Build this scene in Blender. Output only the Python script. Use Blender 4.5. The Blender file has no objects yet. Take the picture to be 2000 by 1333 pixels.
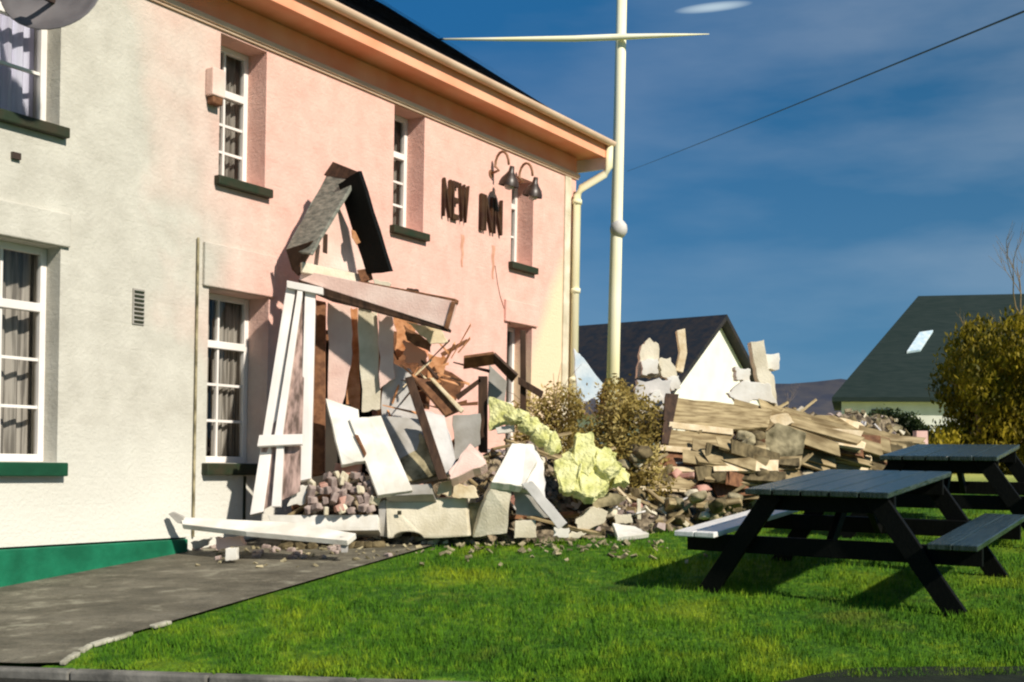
import bpy, math, random
from mathutils import Vector, Matrix, noise
C = bpy.context.scene.collection
SC = bpy.context.scene
R = math.radians
# ------------------------------------------------------------------ camera, sky, sun
EYE = 1.69; F = 2300.0; ROLL = R(-1.0)
cam = bpy.data.cameras.new("camera"); cam.sensor_width = 36; cam.lens = 36*F/2000
cam.shift_y = (904-666.5)/2000; cam.clip_end = 5000; cam.clip_start = 0.1
co = bpy.data.objects.new("camera", cam); C.objects.link(co)
co.location = (0, 0, EYE); co.rotation_euler = (R(90), ROLL, 0)
SC.camera = co
SUN_AZ = R(46)      # sun behind the camera, to its right: measured below +X towards -Y
SUN_EL = R(36)
sdir = Vector((math.cos(SUN_AZ)*math.cos(SUN_EL), -math.sin(SUN_AZ)*math.cos(SUN_EL), math.sin(SUN_EL)))
sl = bpy.data.lights.new("sun", 'SUN'); sl.energy = 4.8; sl.angle = R(1.6); sl.color = (1.0, 0.92, 0.80)
so = bpy.data.objects.new("sun", sl); C.objects.link(so)
so.rotation_euler = sdir.to_track_quat('Z', 'Y').to_euler()
w = bpy.data.worlds.new("World"); SC.world = w; w.use_nodes = True
nt = w.node_tree; N = nt.nodes; L = nt.links
bg = N['Background']
sky = N.new('ShaderNodeTexSky'); sky.sky_type = 'NISHITA'; sky.sun_disc = False
sky.sun_elevation = SUN_EL; sky.sun_rotation = math.atan2(sdir.x, sdir.y); sky.air_density = 1.2
def vmath(op, a, b):
    n = N.new('ShaderNodeVectorMath'); n.operation = op
    for i, v in enumerate((a, b)):
        if isinstance(v, bpy.types.NodeSocket): L.new(v, n.inputs[i])
        else: n.inputs[i].default_value = v
    return n.outputs[0]
def fmath(op, a, b=0.0, clamp=False):
    n = N.new('ShaderNodeMath'); n.operation = op; n.use_clamp = clamp
    for i, v in enumerate((a, b)):
        if isinstance(v, bpy.types.NodeSocket): L.new(v, n.inputs[i])
        else: n.inputs[i].default_value = v
    return n.outputs[0]
def mixc(f, a, b, mode='MIX'):
    n = N.new('ShaderNodeMix'); n.data_type = 'RGBA'; n.blend_type = mode
    if isinstance(f, bpy.types.NodeSocket): L.new(f, n.inputs[0])
    else: n.inputs[0].default_value = f
    for i, v in ((6, a), (7, b)):
        if isinstance(v, bpy.types.NodeSocket): L.new(v, n.inputs[i])
        else: n.inputs[i].default_value = (*v, 1)
    return n.outputs[2]
tc = N.new('ShaderNodeTexCoord'); sep = N.new('ShaderNodeSeparateXYZ'); L.new(tc.outputs['Generated'], sep.inputs[0])
X, Y, Z = sep.outputs
nz = N.new('ShaderNodeTexNoise'); nz.inputs['Scale'].default_value = 3.4; nz.inputs['Detail'].default_value = 6; nz.inputs['Roughness'].default_value = .5
L.new(vmath('MULTIPLY', tc.outputs['Generated'], (1.0, 1.0, 3.8)), nz.inputs['Vector'])
skyc = mixc(1.0, sky.outputs[0], (0.055, 0.10, 0.115), 'MULTIPLY')      # the clear deep blue between the clouds
cl = N.new('ShaderNodeValToRGB'); L.new(nz.outputs[0], cl.inputs[0])
cl.color_ramp.elements[0].position = .40; cl.color_ramp.elements[0].color = (0.020, 0.115, 0.26, 1)
cl.color_ramp.elements[1].position = .63; cl.color_ramp.elements[1].color = (0.17, 0.25, 0.37, 1)
side = fmath('MULTIPLY_ADD', X, 1.5, True); side.node.inputs[2].default_value = .42
hi = fmath('MULTIPLY_ADD', Z, -2.0, True); hi.node.inputs[2].default_value = .60
base = mixc(side, (0.002, 0.12, 0.36), cl.outputs[0])
low = mixc(hi, base, (0.13, 0.31, 0.53))
mix1 = mixc(0.12, low, skyc)
# thin pale streak high on the right
u = fmath('DIVIDE', X, Y); v = fmath('DIVIDE', Z, Y)
du = fmath('SUBTRACT', u, (1378-1000)/F); dv = fmath('SUBTRACT', v, (904-14)/F+.0028)
dv2 = fmath('SUBTRACT', dv, fmath('MULTIPLY', du, .13))
e = fmath('ADD', fmath('POWER', fmath('ABSOLUTE', fmath('DIVIDE', du, .034)), 2), fmath('POWER', fmath('ABSOLUTE', fmath('DIVIDE', dv2, .0046)), 2))
wm = fmath('MULTIPLY', fmath('MULTIPLY', fmath('SUBTRACT', 1.0, e, True), .75), fmath('GREATER_THAN', Y, 0.0), True)
fin = mixc(wm, mix1, (.62, .76, .84))
L.new(fin, bg.inputs[0]); bg.inputs[1].default_value = 0.80
SC.view_settings.view_transform = 'Standard'; SC.view_settings.look = 'None'
SC.view_settings.exposure = 0.3; SC.view_settings.gamma = 1
SC.cycles.max_bounces = 6; SC.cycles.filter_width = 2.2

# ------------------------------------------------------------------ helpers
random.seed(7)
def at(px, py, Yd):
    a = (px-1000)/F; b = (904-py)/F; c, s = math.cos(ROLL), math.sin(ROLL)
    return Vector((Yd*(a*c+b*s), Yd, EYE+Yd*(-a*s+b*c)))
def ground(X, Y):
    Xc = max(-6, min(7, X))
    def pl(y): return EYE-(.897-.09*(y-8)-.035*(Xc-2.2))
    if Y <= 14: h = pl(Y)
    else:
        t = min(Y, 34)-14; h = pl(14)+.055*t-.00045*t*t
        h -= .035*(Xc-2.2)*min(1, (Y-14)/12)
    return h
def kerbY(X): return 6.12-.183*(X-.02)
def tag(o, label=None, cat=None, group=None, kind=None):
    if label: o['label'] = label
    if cat: o['category'] = cat
    if group: o['group'] = group
    if kind: o['kind'] = kind
    return o
def empty(name, loc, rz=0, rx=0, ry=0):
    o = bpy.data.objects.new(name, None); C.objects.link(o); o.location = loc; o.rotation_euler = (rx, ry, rz)
    o.empty_display_size = .1
    return o
class MB:
    def __init__(s): s.v = []; s.f = []
    def box(s, x0, x1, y0, y1, z0, z1, M=None):
        n = len(s.v)
        for z in (z0, z1):
            for (x, y) in ((x0, y0), (x1, y0), (x1, y1), (x0, y1)):
                p = Vector((x, y, z)); s.v.append(M @ p if M else p)
        s.f += [(n, n+3, n+2, n+1), (n+4, n+5, n+6, n+7)]+[(n+i, n+(i+1) % 4, n+4+(i+1) % 4, n+4+i) for i in range(4)]
        return s
    def bar(s, a, b, wd, th, up=Vector((0, 0, 1))):
        a, b = Vector(a), Vector(b); d = (b-a); l = d.length; d.normalize()
        x = d.cross(up)
        if x.length < 1e-4: x = d.cross(Vector((1, 0, 0)))
        x.normalize(); y = x.cross(d)
        M = Matrix((( x.x, d.x, y.x, a.x), (x.y, d.y, y.y, a.y), (x.z, d.z, y.z, a.z), (0, 0, 0, 1)))
        return s.box(-wd/2, wd/2, 0, l, -th/2, th/2, M)
    def poly(s, pts, ext):
        n = len(s.v); k = len(pts); pts = [Vector(p) for p in pts]; ext = Vector(ext)
        s.v += pts+[p+ext for p in pts]
        s.f += [tuple(range(n, n+k)), tuple(range(n+2*k-1, n+k-1, -1))]
        s.f += [(n+(i+1) % k, n+i, n+k+i, n+k+(i+1) % k) for i in range(k)]
        return s
    def quad(s, *p):
        n = len(s.v); s.v += [Vector(q) for q in p]; s.f.append(tuple(range(n, n+len(p)))); return s
    def tube(s, path, rad, seg=10):
        n0 = len(s.v); path = [Vector(p) for p in path]; k = len(path)
        if not isinstance(rad, (list, tuple)): rad = [rad]*k
        for i, p in enumerate(path):
            d = (path[min(i+1, k-1)]-path[max(i-1, 0)]).normalized()
            x = d.cross(Vector((.3, .2, 1)) if abs(d.z) < .9 else Vector((1, .1, 0))).normalized(); y = d.cross(x)
            for j in range(seg):
                a = 2*math.pi*j/seg; s.v.append(p+(x*math.cos(a)+y*math.sin(a))*rad[i])
        for i in range(k-1):
            for j in range(seg):
                a = n0+i*seg+j; b = n0+i*seg+(j+1) % seg; s.f.append((a, b, b+seg, a+seg))
        s.f.append(tuple(n0+j for j in range(seg))[::-1]); s.f.append(tuple(n0+(k-1)*seg+j for j in range(seg)))
        return s
    def lathe(s, c, prof, seg=20, M=None):
        n0 = len(s.v)
        for r, z in prof:
            for j in range(seg):
                a = 2*math.pi*j/seg; p = Vector((r*math.cos(a), r*math.sin(a), z)); p = (M @ p if M else p)+Vector(c); s.v.append(p)
        for i in range(len(prof)-1):
            for j in range(seg):
                a = n0+i*seg+j; b = n0+i*seg+(j+1) % seg; s.f.append((a, b, b+seg, a+seg))
        return s
    def build(s, name, m, parent=None, bevel=0, smooth=False, center=False):
        me = bpy.data.meshes.new(name); vs = s.v; loc = None
        if center:
            loc = Vector((sum(p.x for p in vs)/len(vs), sum(p.y for p in vs)/len(vs), min(p.z for p in vs)))
            vs = [p-loc for p in vs]
        me.from_pydata([tuple(p) for p in vs], [], s.f); me.materials.append(m)
        if smooth: me.polygons.foreach_set('use_smooth', [True]*len(me.polygons))
        me.update()
        o = bpy.data.objects.new(name, me); C.objects.link(o)
        if loc: o.location = loc
        if parent: o.parent = parent
        if bevel:
            b = o.modifiers.new('bevel', 'BEVEL'); b.width = bevel; b.segments = 2; b.limit_method = 'ANGLE'
        return o
# ------------------------------------------------------------------ materials
def mat(name, c1, c2=None, scale=6, rough=.8, bump=.0, bscale=60, spec=.3, detail=5, lo=.35, hi=.65, stretch=(1, 1, 1), metal=0, bdist=.01):
    m = bpy.data.materials.new(name); m.use_nodes = True; t = m.node_tree; n = t.nodes; l = t.links
    p = n['Principled BSDF']; p.inputs['Roughness'].default_value = rough
    p.inputs['Specular IOR Level'].default_value = spec; p.inputs['Metallic'].default_value = metal
    p.inputs['Base Color'].default_value = (*c1, 1)
    tcx = n.new('ShaderNodeTexCoord'); mp = n.new('ShaderNodeMapping'); mp.inputs['Scale'].default_value = stretch
    l.new(tcx.outputs['Object'], mp.inputs[0])
    if c2:
        z = n.new('ShaderNodeTexNoise'); z.inputs['Scale'].default_value = scale; z.inputs['Detail'].default_value = detail
        l.new(mp.outputs[0], z.inputs['Vector'])
        r = n.new('ShaderNodeValToRGB'); r.color_ramp.elements[0].position = lo; r.color_ramp.elements[1].position = hi
        r.color_ramp.elements[0].color = (*c1, 1); r.color_ramp.elements[1].color = (*c2, 1)
        l.new(z.outputs[0], r.inputs[0]); l.new(r.outputs[0], p.inputs['Base Color'])
    if bump:
        z2 = n.new('ShaderNodeTexNoise'); z2.inputs['Scale'].default_value = bscale; z2.inputs['Detail'].default_value = 4
        l.new(mp.outputs[0], z2.inputs['Vector'])
        b = n.new('ShaderNodeBump'); b.inputs['Strength'].default_value = bump; b.inputs['Distance'].default_value = bdist
        l.new(z2.outputs[0], b.inputs['Height']); l.new(b.outputs[0], p.inputs['Normal'])
    return m
M = {}
M['white'] = mat('white_paint', (.78, .76, .70), (.62, .58, .50), 5, .55, .2, 40)
M['cream'] = mat('cream_plaster', (.72, .66, .52), (.52, .46, .33), 4, .85, .5, 50)
M['pinkp'] = mat('pink_plaster', (.70, .47, .40), (.82, .62, .54), 4, .85, .4, 50)
M['upvc'] = mat('white_frame', (.80, .76, .72), (.70, .66, .62), 3, .4)
M['green'] = mat('green_paint', (.003, .095, .045), (.008, .16, .08), 5, .55, .3, 40)
M['sill'] = mat('dark_sill', (.016, .028, .012), (.035, .03, .015), 8, .6, .3, 50)
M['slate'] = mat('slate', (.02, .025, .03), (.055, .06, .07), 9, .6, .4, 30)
M['slatelit'] = mat('lit_slate', (.12, .13, .11), (.30, .29, .24), 12, .7, .6, 25, stretch=(1, 1, 3))  # slate of the sunlit porch slope, its brightness put into the colour
M['darkwood'] = mat('dark_wood', (.025, .012, .006), (.07, .035, .018), 20, .7, .5, 30, stretch=(1, 1, .2))
M['brown'] = mat('brown_wood', (.12, .05, .022), (.24, .11, .05), 15, .7, .5, 30)
M['wood'] = mat('weathered_wood', (.17, .12, .055), (.42, .33, .18), 14, .8, .6, 30, stretch=(.25, 1, 3))
M['palewood'] = mat('pale_wood', (.60, .46, .27), (.78, .66, .46), 10, .7, .4, 30)
M['orange'] = mat('orange_wood', (.42, .17, .06), (.65, .34, .17), 12, .8, .5, 25)
M['insul'] = mat('yellow_insulation', (.50, .50, .17), (.76, .74, .38), 9, .95, 1.0, 22, bdist=.04)
M['stone'] = mat('stone', (.42, .36, .22), (.10, .085, .045), 7, .9, .8, 25)
M['darkstone'] = mat('dark_stone', (.05, .038, .018), (.20, .155, .08), 8, .9, .8, 25)
M['grey'] = mat('panel_fragment', (.42, .40, .37), (.26, .24, .20), 4, .6, .2, 40)
M['greyboard'] = mat('grey_white_board', (.66, .63, .60), (.50, .48, .45), 5, .7, .3, 30)
M['stick'] = mat('bare_stems', (.16, .11, .06), (.26, .19, .10), 20, .9)
M['picnic'] = mat('dark_stained_wood', (.0015, .0018, .0015), (.004, .0045, .0035), 20, .6, .35, 50, spec=.12, stretch=(6, .4, 1))
M['topwood'] = mat('sheen_stained_wood', (.008, .016, .011), (.034, .048, .040), 12, .25, .5, 30, spec=.7, stretch=(6, .4, 1))
M['benchwood'] = mat('sky_lit_bench_wood', (.70, .68, .64), (.84, .82, .78), 12, .35, .35, 30, spec=.7, stretch=(6, .4, 1))  # sky reflection on the left bench, painted as near-white wood
M['metal'] = mat('dark_metal', (.03, .018, .012), (.05, .03, .02), 10, .4, spec=.5)
M['brass'] = mat('brown_iron', (.30, .16, .08), (.2, .1, .05), 10, .5)
M['dish'] = mat('grey_dish', (.08, .075, .08), (.16, .15, .155), 3, .5)
M['pole'] = mat('pole_paint', (.86, .80, .50), (.90, .86, .66), 3, .5, stretch=(1, 1, .3))
M['gutter'] = mat('gutter_cream', (.78, .58, .42), (.66, .45, .32), 2, .5)
M['soffit'] = mat('bounce_salmon', (.80, .31, .17), (.85, .42, .26), 2, .7, .1, 30)  # warm bounce light under the eaves, painted as a salmon colour
M['curtain'] = mat('curtain_cloth', (.56, .50, .44), (.22, .19, .16), 3, .9, stretch=(14, 14, .5), lo=.42, hi=.58)
M['curtainw'] = mat('light_curtain', (.80, .78, .92), (.66, .62, .74), 3, .9, stretch=(8, 8, .5))
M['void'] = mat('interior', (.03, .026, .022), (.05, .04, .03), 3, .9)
M['farwall'] = mat('white_house_wall', (.80, .80, .72), (.70, .70, .62), 2, .8)
M['farroof'] = mat('dark_roof', (.006, .018, .015), (.016, .028, .024), 6, .7, .3, 10, stretch=(.3, 1, 4))
M['farroof2'] = mat('dark_brown_roof', (.010, .014, .020), (.030, .024, .022), 5, .7, .3, 10)
M['hill'] = mat('hill_moor', (.035, .04, .06), (.07, .065, .07), .08, .95)
M['cable'] = mat('cable', (.02, .03, .04), None, rough=.6)
M['pink_t'] = mat('pink_board', (.80, .55, .50), (.66, .40, .34), 5, .8, .3, 30)
M['brick'] = mat('brick', (.32, .14, .10), (.50, .30, .24), 8, .9, .6, 30)
M['palebrick'] = mat('pale_brick', (.42, .34, .30), (.24, .18, .16), 8, .9, .6, 30)
M['lawn_shadow'] = mat('painted_shadow', (.004, .008, .003), (.012, .018, .006), 10, .95, 1, 20)  # near-black colour of the painted lawn shadow
M['net'] = mat('dusty_pane', (.50, .35, .30), (.13, .09, .07), 4, .25, stretch=(6, 6, .8), spec=.4)
M['sillgreen'] = mat('green_sill', (.003, .045, .02), (.006, .07, .032), 5, .55, .3, 40)
def glass():
    m = bpy.data.materials.new('window_glass'); m.use_nodes = True; t = m.node_tree; n = t.nodes; l = t.links
    p = n['Principled BSDF']; p.inputs['Base Color'].default_value = (.9, .9, .9, 1); p.inputs['Roughness'].default_value = .03
    p.inputs['Transmission Weight'].default_value = 0.0
    tr = n.new('ShaderNodeBsdfTransparent'); tr.inputs[0].default_value = (.80, .82, .82, 1)
    gl = n.new('ShaderNodeBsdfGlossy'); gl.inputs['Roughness'].default_value = .03
    fr = n.new('ShaderNodeFresnel'); fr.inputs[0].default_value = 1.5
    mx = n.new('ShaderNodeMixShader'); l.new(fr.outputs[0], mx.inputs[0]); l.new(tr.outputs[0], mx.inputs[1]); l.new(gl.outputs[0], mx.inputs[2])
    l.new(mx.outputs[0], n['Material Output'].inputs[0]); return m
M['glass'] = glass()
def ramp(n, l, src, stops):
    r = n.new('ShaderNodeValToRGB'); l.new(src, r.inputs[0]); e = r.color_ramp.elements
    while len(e) < len(stops): e.new(.5)
    for i, (p, c) in enumerate(stops): e[i].position = p; e[i].color = (*c, 1)
    return r.outputs[0]
def ground_mat(name, stopsA, scA, stopsB, scB, fac, bump, bs, rough=.9, stretch=(1, 1, 1)):
    m = bpy.data.materials.new(name); m.use_nodes = True; t = m.node_tree; n = t.nodes; l = t.links
    p = n['Principled BSDF']; p.inputs['Roughness'].default_value = rough; p.inputs['Specular IOR Level'].default_value = .2
    g = n.new('ShaderNodeNewGeometry'); mp = n.new('ShaderNodeMapping'); mp.inputs['Scale'].default_value = stretch; l.new(g.outputs['Position'], mp.inputs[0])
    outs = []
    for sc, st in ((scA, stopsA), (scB, stopsB)):
        z = n.new('ShaderNodeTexNoise'); z.inputs['Scale'].default_value = sc; z.inputs['Detail'].default_value = 7; z.inputs['Roughness'].default_value = .62
        l.new(mp.outputs[0], z.inputs['Vector']); outs.append(ramp(n, l, z.outputs[0], st))
    mx = n.new('ShaderNodeMix'); mx.data_type = 'RGBA'; mx.blend_type = 'MIX'; mx.inputs[0].default_value = fac
    l.new(outs[0], mx.inputs[6]); l.new(outs[1], mx.inputs[7]); l.new(mx.outputs[2], p.inputs['Base Color'])
    z2 = n.new('ShaderNodeTexNoise'); z2.inputs['Scale'].default_value = bs; z2.inputs['Detail'].default_value = 6; l.new(g.outputs['Position'], z2.inputs['Vector'])
    b = n.new('ShaderNodeBump'); b.inputs['Strength'].default_value = bump; b.inputs['Distance'].default_value = .03
    l.new(z2.outputs[0], b.inputs['Height']); l.new(b.outputs[0], p.inputs['Normal'])
    return m
M['lawn'] = ground_mat('lawn', [(.30, (.10, .09, .014)), (.40, (.025, .085, .004)), (.52, (.055, .14, .005)), (.66, (.19, .25, .010))], 1.1,
                       [(.38, (.012, .06, .004)), (.55, (.07, .17, .008)), (.68, (.22, .30, .02))], 9, .5, 1.0, 30)
t_ = M['lawn'].node_tree; n_ = t_.nodes; l_ = t_.links
g_ = n_.new('ShaderNodeNewGeometry'); sp_ = n_.new('ShaderNodeSeparateXYZ'); l_.new(g_.outputs['Position'], sp_.inputs[0])
mr_ = n_.new('ShaderNodeMapRange'); mr_.inputs[1].default_value = 14.0; mr_.inputs[2].default_value = 17.0; l_.new(sp_.outputs[1], mr_.inputs[0])
mm_ = n_.new('ShaderNodeMix'); mm_.data_type = 'RGBA'; l_.new(mr_.outputs[0], mm_.inputs[0])      # sunlight on the far grass, painted as a yellower colour
src_ = n_['Principled BSDF'].inputs['Base Color'].links[0].from_socket; l_.new(src_, mm_.inputs[6]); mm_.inputs[7].default_value = (.42, .44, .12, 1); l_.new(mm_.outputs[2], n_['Principled BSDF'].inputs['Base Color'])
M['path'] = ground_mat('tarmac_path', [(.36, (.06, .053, .038)), (.5, (.12, .108, .08)), (.64, (.21, .19, .145))], 1.6,
                       [(.36, (.06, .055, .04)), (.56, (.14, .125, .09)), (.7, (.42, .40, .30))], 4, .5, .6, 25, .7, stretch=(1, 1.5, 1))
M['road'] = ground_mat('road', [(.4, (.012, .012, .010)), (.6, (.03, .028, .024))], 2, [(.4, (.012, .012, .01)), (.6, (.04, .04, .03))], 40, .5, .6, 60)
M['blade'] = ground_mat('grass_blade', [(.30, (.14, .13, .02)), (.40, (.030, .10, .004)), (.52, (.07, .16, .004)), (.66, (.30, .33, .01))], 1.1,
                        [(.38, (.018, .08, .004)), (.55, (.09, .21, .008)), (.68, (.28, .36, .02))], 9, .5, .1, 30)
def house_mat():
    # painted render: grey cream on the left part of the house, pink on the rest, with a lit streak painted in at the far corner
    m = bpy.data.materials.new('painted_render'); m.use_nodes = True; t = m.node_tree; n = t.nodes; l = t.links
    p = n['Principled BSDF']; p.inputs['Roughness'].default_value = .9; p.inputs['Specular IOR Level'].default_value = .15
    tcx = n.new('ShaderNodeTexCoord'); sp = n.new('ShaderNodeSeparateXYZ'); l.new(tcx.outputs['Object'], sp.inputs[0])
    def mt(op, a, b, c=None, cl=False):
        q = n.new('ShaderNodeMath'); q.operation = op; q.use_clamp = cl
        for i, v in enumerate((a, b, c)):
            if v is None: continue
            if isinstance(v, bpy.types.NodeSocket): l.new(v, q.inputs[i])
            else: q.inputs[i].default_value = v
        return q.outputs[0]
    z = n.new('ShaderNodeTexNoise'); z.inputs['Scale'].default_value = .9; z.inputs['Detail'].default_value = 4; l.new(tcx.outputs['Object'], z.inputs['Vector'])
    zf = mt('MULTIPLY', mt('SUBTRACT', z.outputs[0], .5), 1.6)
    f = mt('ADD', mt('ADD', mt('MULTIPLY', sp.outputs[0], .62), mt('MULTIPLY', sp.outputs[2], .19)), zf)     # s, height
    f = mt('SUBTRACT', f, 1.62, None, False); f = mt('MULTIPLY', f, 1.0, None, True)
    def mixn(fac, a, b):
        q = n.new('ShaderNodeMix'); q.data_type = 'RGBA'; l.new(fac, q.inputs[0])
        for i, v in ((6, a), (7, b)):
            if isinstance(v, bpy.types.NodeSocket): l.new(v, q.inputs[i])
            else: q.inputs[i].default_value = (*v, 1)
        return q.outputs[2]
    z3 = n.new('ShaderNodeTexNoise'); z3.inputs['Scale'].default_value = 3.5; z3.inputs['Detail'].default_value = 8; z3.inputs['Roughness'].default_value = .65; l.new(tcx.outputs['Object'], z3.inputs['Vector'])
    cream = ramp(n, l, z3.outputs[0], [(.3, (.45, .43, .37)), (.7, (.59, .57, .50))])
    pink = ramp(n, l, z3.outputs[0], [(.3, (.70, .39, .32)), (.7, (.82, .52, .44))])
    c = mixn(f, cream, pink)
    # paler towards the bottom of the left part
    lowf = mt('MULTIPLY', mt('SUBTRACT', 2.0, mt('ADD', sp.outputs[2], mt('MULTIPLY', zf, .6))), 1.2, None, True)
    lowf = mt('MULTIPLY', lowf, mt('SUBTRACT', 1.0, f))
    c = mixn(lowf, c, (.67, .66, .59))
    # lit streak at the corner, put into the colour with a slanting edge
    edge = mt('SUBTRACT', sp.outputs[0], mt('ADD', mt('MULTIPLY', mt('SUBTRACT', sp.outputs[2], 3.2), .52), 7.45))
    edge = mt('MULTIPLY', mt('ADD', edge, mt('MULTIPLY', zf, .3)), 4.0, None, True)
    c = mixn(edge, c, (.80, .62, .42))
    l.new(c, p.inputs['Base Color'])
    br = n.new('ShaderNodeTexBrick'); br.inputs['Scale'].default_value = 1.0; br.inputs['Brick Width'].default_value = .44; br.inputs['Row Height'].default_value = .215
    br.inputs['Mortar Size'].default_value = .012; br.inputs['Mortar Smooth'].default_value = .6
    br.inputs['Color1'].default_value = (1, 1, 1, 1); br.inputs['Color2'].default_value = (.93, .93, .93, 1); br.inputs['Mortar'].default_value = (.5, .5, .5, 1)
    cb = n.new('ShaderNodeCombineXYZ'); l.new(sp.outputs[0], cb.inputs[0]); l.new(sp.outputs[2], cb.inputs[1]); l.new(cb.outputs[0], br.inputs['Vector'])
    z2 = n.new('ShaderNodeTexNoise'); z2.inputs['Scale'].default_value = 28; z2.inputs['Detail'].default_value = 6; z2.inputs['Roughness'].default_value = .7; l.new(tcx.outputs['Object'], z2.inputs['Vector'])
    bw = n.new('ShaderNodeRGBToBW'); l.new(br.outputs['Color'], bw.inputs[0])
    h = mt('ADD', mt('MULTIPLY', bw.outputs[0], .16), mt('MULTIPLY', z2.outputs[0], 1.7))
    b = n.new('ShaderNodeBump'); b.inputs['Strength'].default_value = .42; b.inputs['Distance'].default_value = .02
    l.new(h, b.inputs['Height']); l.new(b.outputs[0], p.inputs['Normal'])
    return m
M['house'] = house_mat()

# ------------------------------------------------------------------ ground
def sheet(name, m, xs, ys, dz, inside=None):
    b = MB(); idx = {}
    for j, y in enumerate(ys):
        for i, x in enumerate(xs):
            idx[i, j] = len(b.v); b.v.append(Vector((x, y, dz(x, y))))
    for j in range(len(ys)-1):
        for i in range(len(xs)-1):
            b.f.append((idx[i, j], idx[i+1, j], idx[i+1, j+1], idx[i, j+1]))
    return b.build(name, m, smooth=True)
def fr(a, b, s):
    r = []; x = a
    while x < b-1e-6: r.append(x); x += s
    return r+[b]
def gz(x, y):
    h = ground(x, max(y, 3))
    if y < kerbY(x): h -= .06
    if 6 < y < 16: h += .015*noise.noise(Vector((x*1.3, y*1.3, 0)))
    return h
xs = fr(-900, -60, 120)[:-1]+fr(-60, -8, 6)[:-1]+fr(-8, 8, .2)[:-1]+fr(8, 60, 4)[:-1]+fr(60, 900, 120)
ys = fr(-60, 3, 9)[:-1]+fr(3, 17, .1)[:-1]+fr(17, 60, 1.5)[:-1]+fr(60, 1500, 120)
g = sheet('ground', M['lawn'], xs, ys, gz); tag(g, kind='structure')
# road in front, following the kerb
rb = MB(); rx = fr(-12, 12, .4)
for x in rx:
    for t in range(5):
        y = kerbY(x)-.10-t*.8; rb.v.append(Vector((x, y, ground(x, max(y, 3))-.06+.02)))
for i in range(len(rx)-1):
    for t in range(4):
        a = i*5+t; rb.f.append((a, a+1, a+6, a+5))
tag(rb.build('road', M['road']), kind='structure')
kb = MB()
for i in range(30):
    x0 = -12+i*.8; x1 = x0+.79
    p0 = Vector((x0, kerbY(x0)-.05, ground(x0, kerbY(x0))-.065)); p1 = Vector((x1, kerbY(x1)-.05, ground(x1, kerbY(x1))-.065))
    kb.bar(p0, p1, .10, .13)
tag(kb.build('kerb', mat('kerb_stone', (.07, .068, .06), (.20, .19, .165), 6, .8, .5, 30), bevel=.012), kind='structure')
# path between house and lawn
hd = Vector((.5463, .8376, 0)); hn = Vector((.8376, -.5463, 0)); HA = Vector((-3.87, 8.89, 0))
def edge_pt(t):     # lawn edge of the path, t 0..1
    pts = [(-2.50, 6.60), (-2.50, 6.98), (-2.0, 7.98), (-1.3, 9.35), (-.58, 10.75), (.0, 11.7), (1.2, 13.6)]
    k = t*(len(pts)-1); i = min(int(k), len(pts)-2); f = k-i
    return Vector((pts[i][0]*(1-f)+pts[i+1][0]*f, pts[i][1]*(1-f)+pts[i+1][1]*f, 0))
pb = MB(); NA, NB = 60, 14
for i in range(NA+1):
    t = i/NA; e_ = edge_pt(t); wpt = HA+hd*(-3.3+t*11.3)
    for j in range(NB+1):
        q = wpt.lerp(e_, j/NB)
        if q.y < kerbY(q.x)-.02 : q.y = kerbY(q.x)-.02
        pb.v.append(Vector((q.x, q.y, ground(q.x, q.y)+.024)))
for i in range(NA):
    for j in range(NB):
        a = i*(NB+1)+j; pb.f.append((a, a+1, a+NB+2, a+NB+1))
tag(pb.build('path', M['path'], smooth=True), kind='structure')
eb = MB()
for i in range(26):
    if i in (4, 9, 12, 15) or i > 10: continue
    a = edge_pt(i/26*.64); b_ = edge_pt((i+.93)/26*.64)
    a.z = ground(a.x, a.y)+.02+random.uniform(-.008, .008); b_.z = ground(b_.x, b_.y)+.02
    eb.bar(a, b_, .035+random.uniform(0,.02), .025)
tag(eb.build('path_edging', mat('edging_stone', (.14, .13, .09), (.45, .43, .34), 5, .8, .5, 30), bevel=.008), kind='structure')
# ------------------------------------------------------------------ grass blades
gb = MB()
def blade(x, y, h, wd):
    z = ground(x, y)+.0; a = random.uniform(0, 6.28); dx, dy = math.cos(a)*wd, math.sin(a)*wd
    lx, ly = random.uniform(-.6, .6)*h, random.uniform(-.6, .6)*h
    n = len(gb.v); gb.v += [Vector((x-dx, y-dy, z-.01)), Vector((x+dx, y+dy, z-.01)), Vector((x+lx, y+ly, z+h))]; gb.f.append((n, n+1, n+2))
def left_lim(y):
    lo, hi = 0., 1.
    for _ in range(18):
        m_ = (lo+hi)/2
        if edge_pt(m_).y < y: lo = m_
        else: hi = m_
    return edge_pt(lo).x
cnt = 0
while cnt < 90000:
    y = 6.0+ (random.random()**1.5)*8; x = random.uniform(-3, .52*y+.2)
    if y < kerbY(x)+.03 or x < left_lim(y)+.05: continue
    cl_ = noise.noise(Vector((x*2.2, y*2.2, 3)))
    blade(x, y, random.uniform(.018, .045)*(1.1+cl_), random.uniform(.003, .006)); cnt += 1
tag(gb.build('grass', M['blade']), 'short uneven green grass blades growing over the lawn', 'grass', kind='stuff')
# shadow on the lawn at the road edge, right, put in as a near-black sheet
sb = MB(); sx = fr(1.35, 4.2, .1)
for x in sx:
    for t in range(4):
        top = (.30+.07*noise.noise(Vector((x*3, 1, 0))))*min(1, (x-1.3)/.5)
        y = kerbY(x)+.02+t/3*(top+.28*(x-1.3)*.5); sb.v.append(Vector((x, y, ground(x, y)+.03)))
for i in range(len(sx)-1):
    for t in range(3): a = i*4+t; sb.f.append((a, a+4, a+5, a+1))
tag(sb.build('shadow_patch', M['lawn_shadow']), kind='structure')

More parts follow.
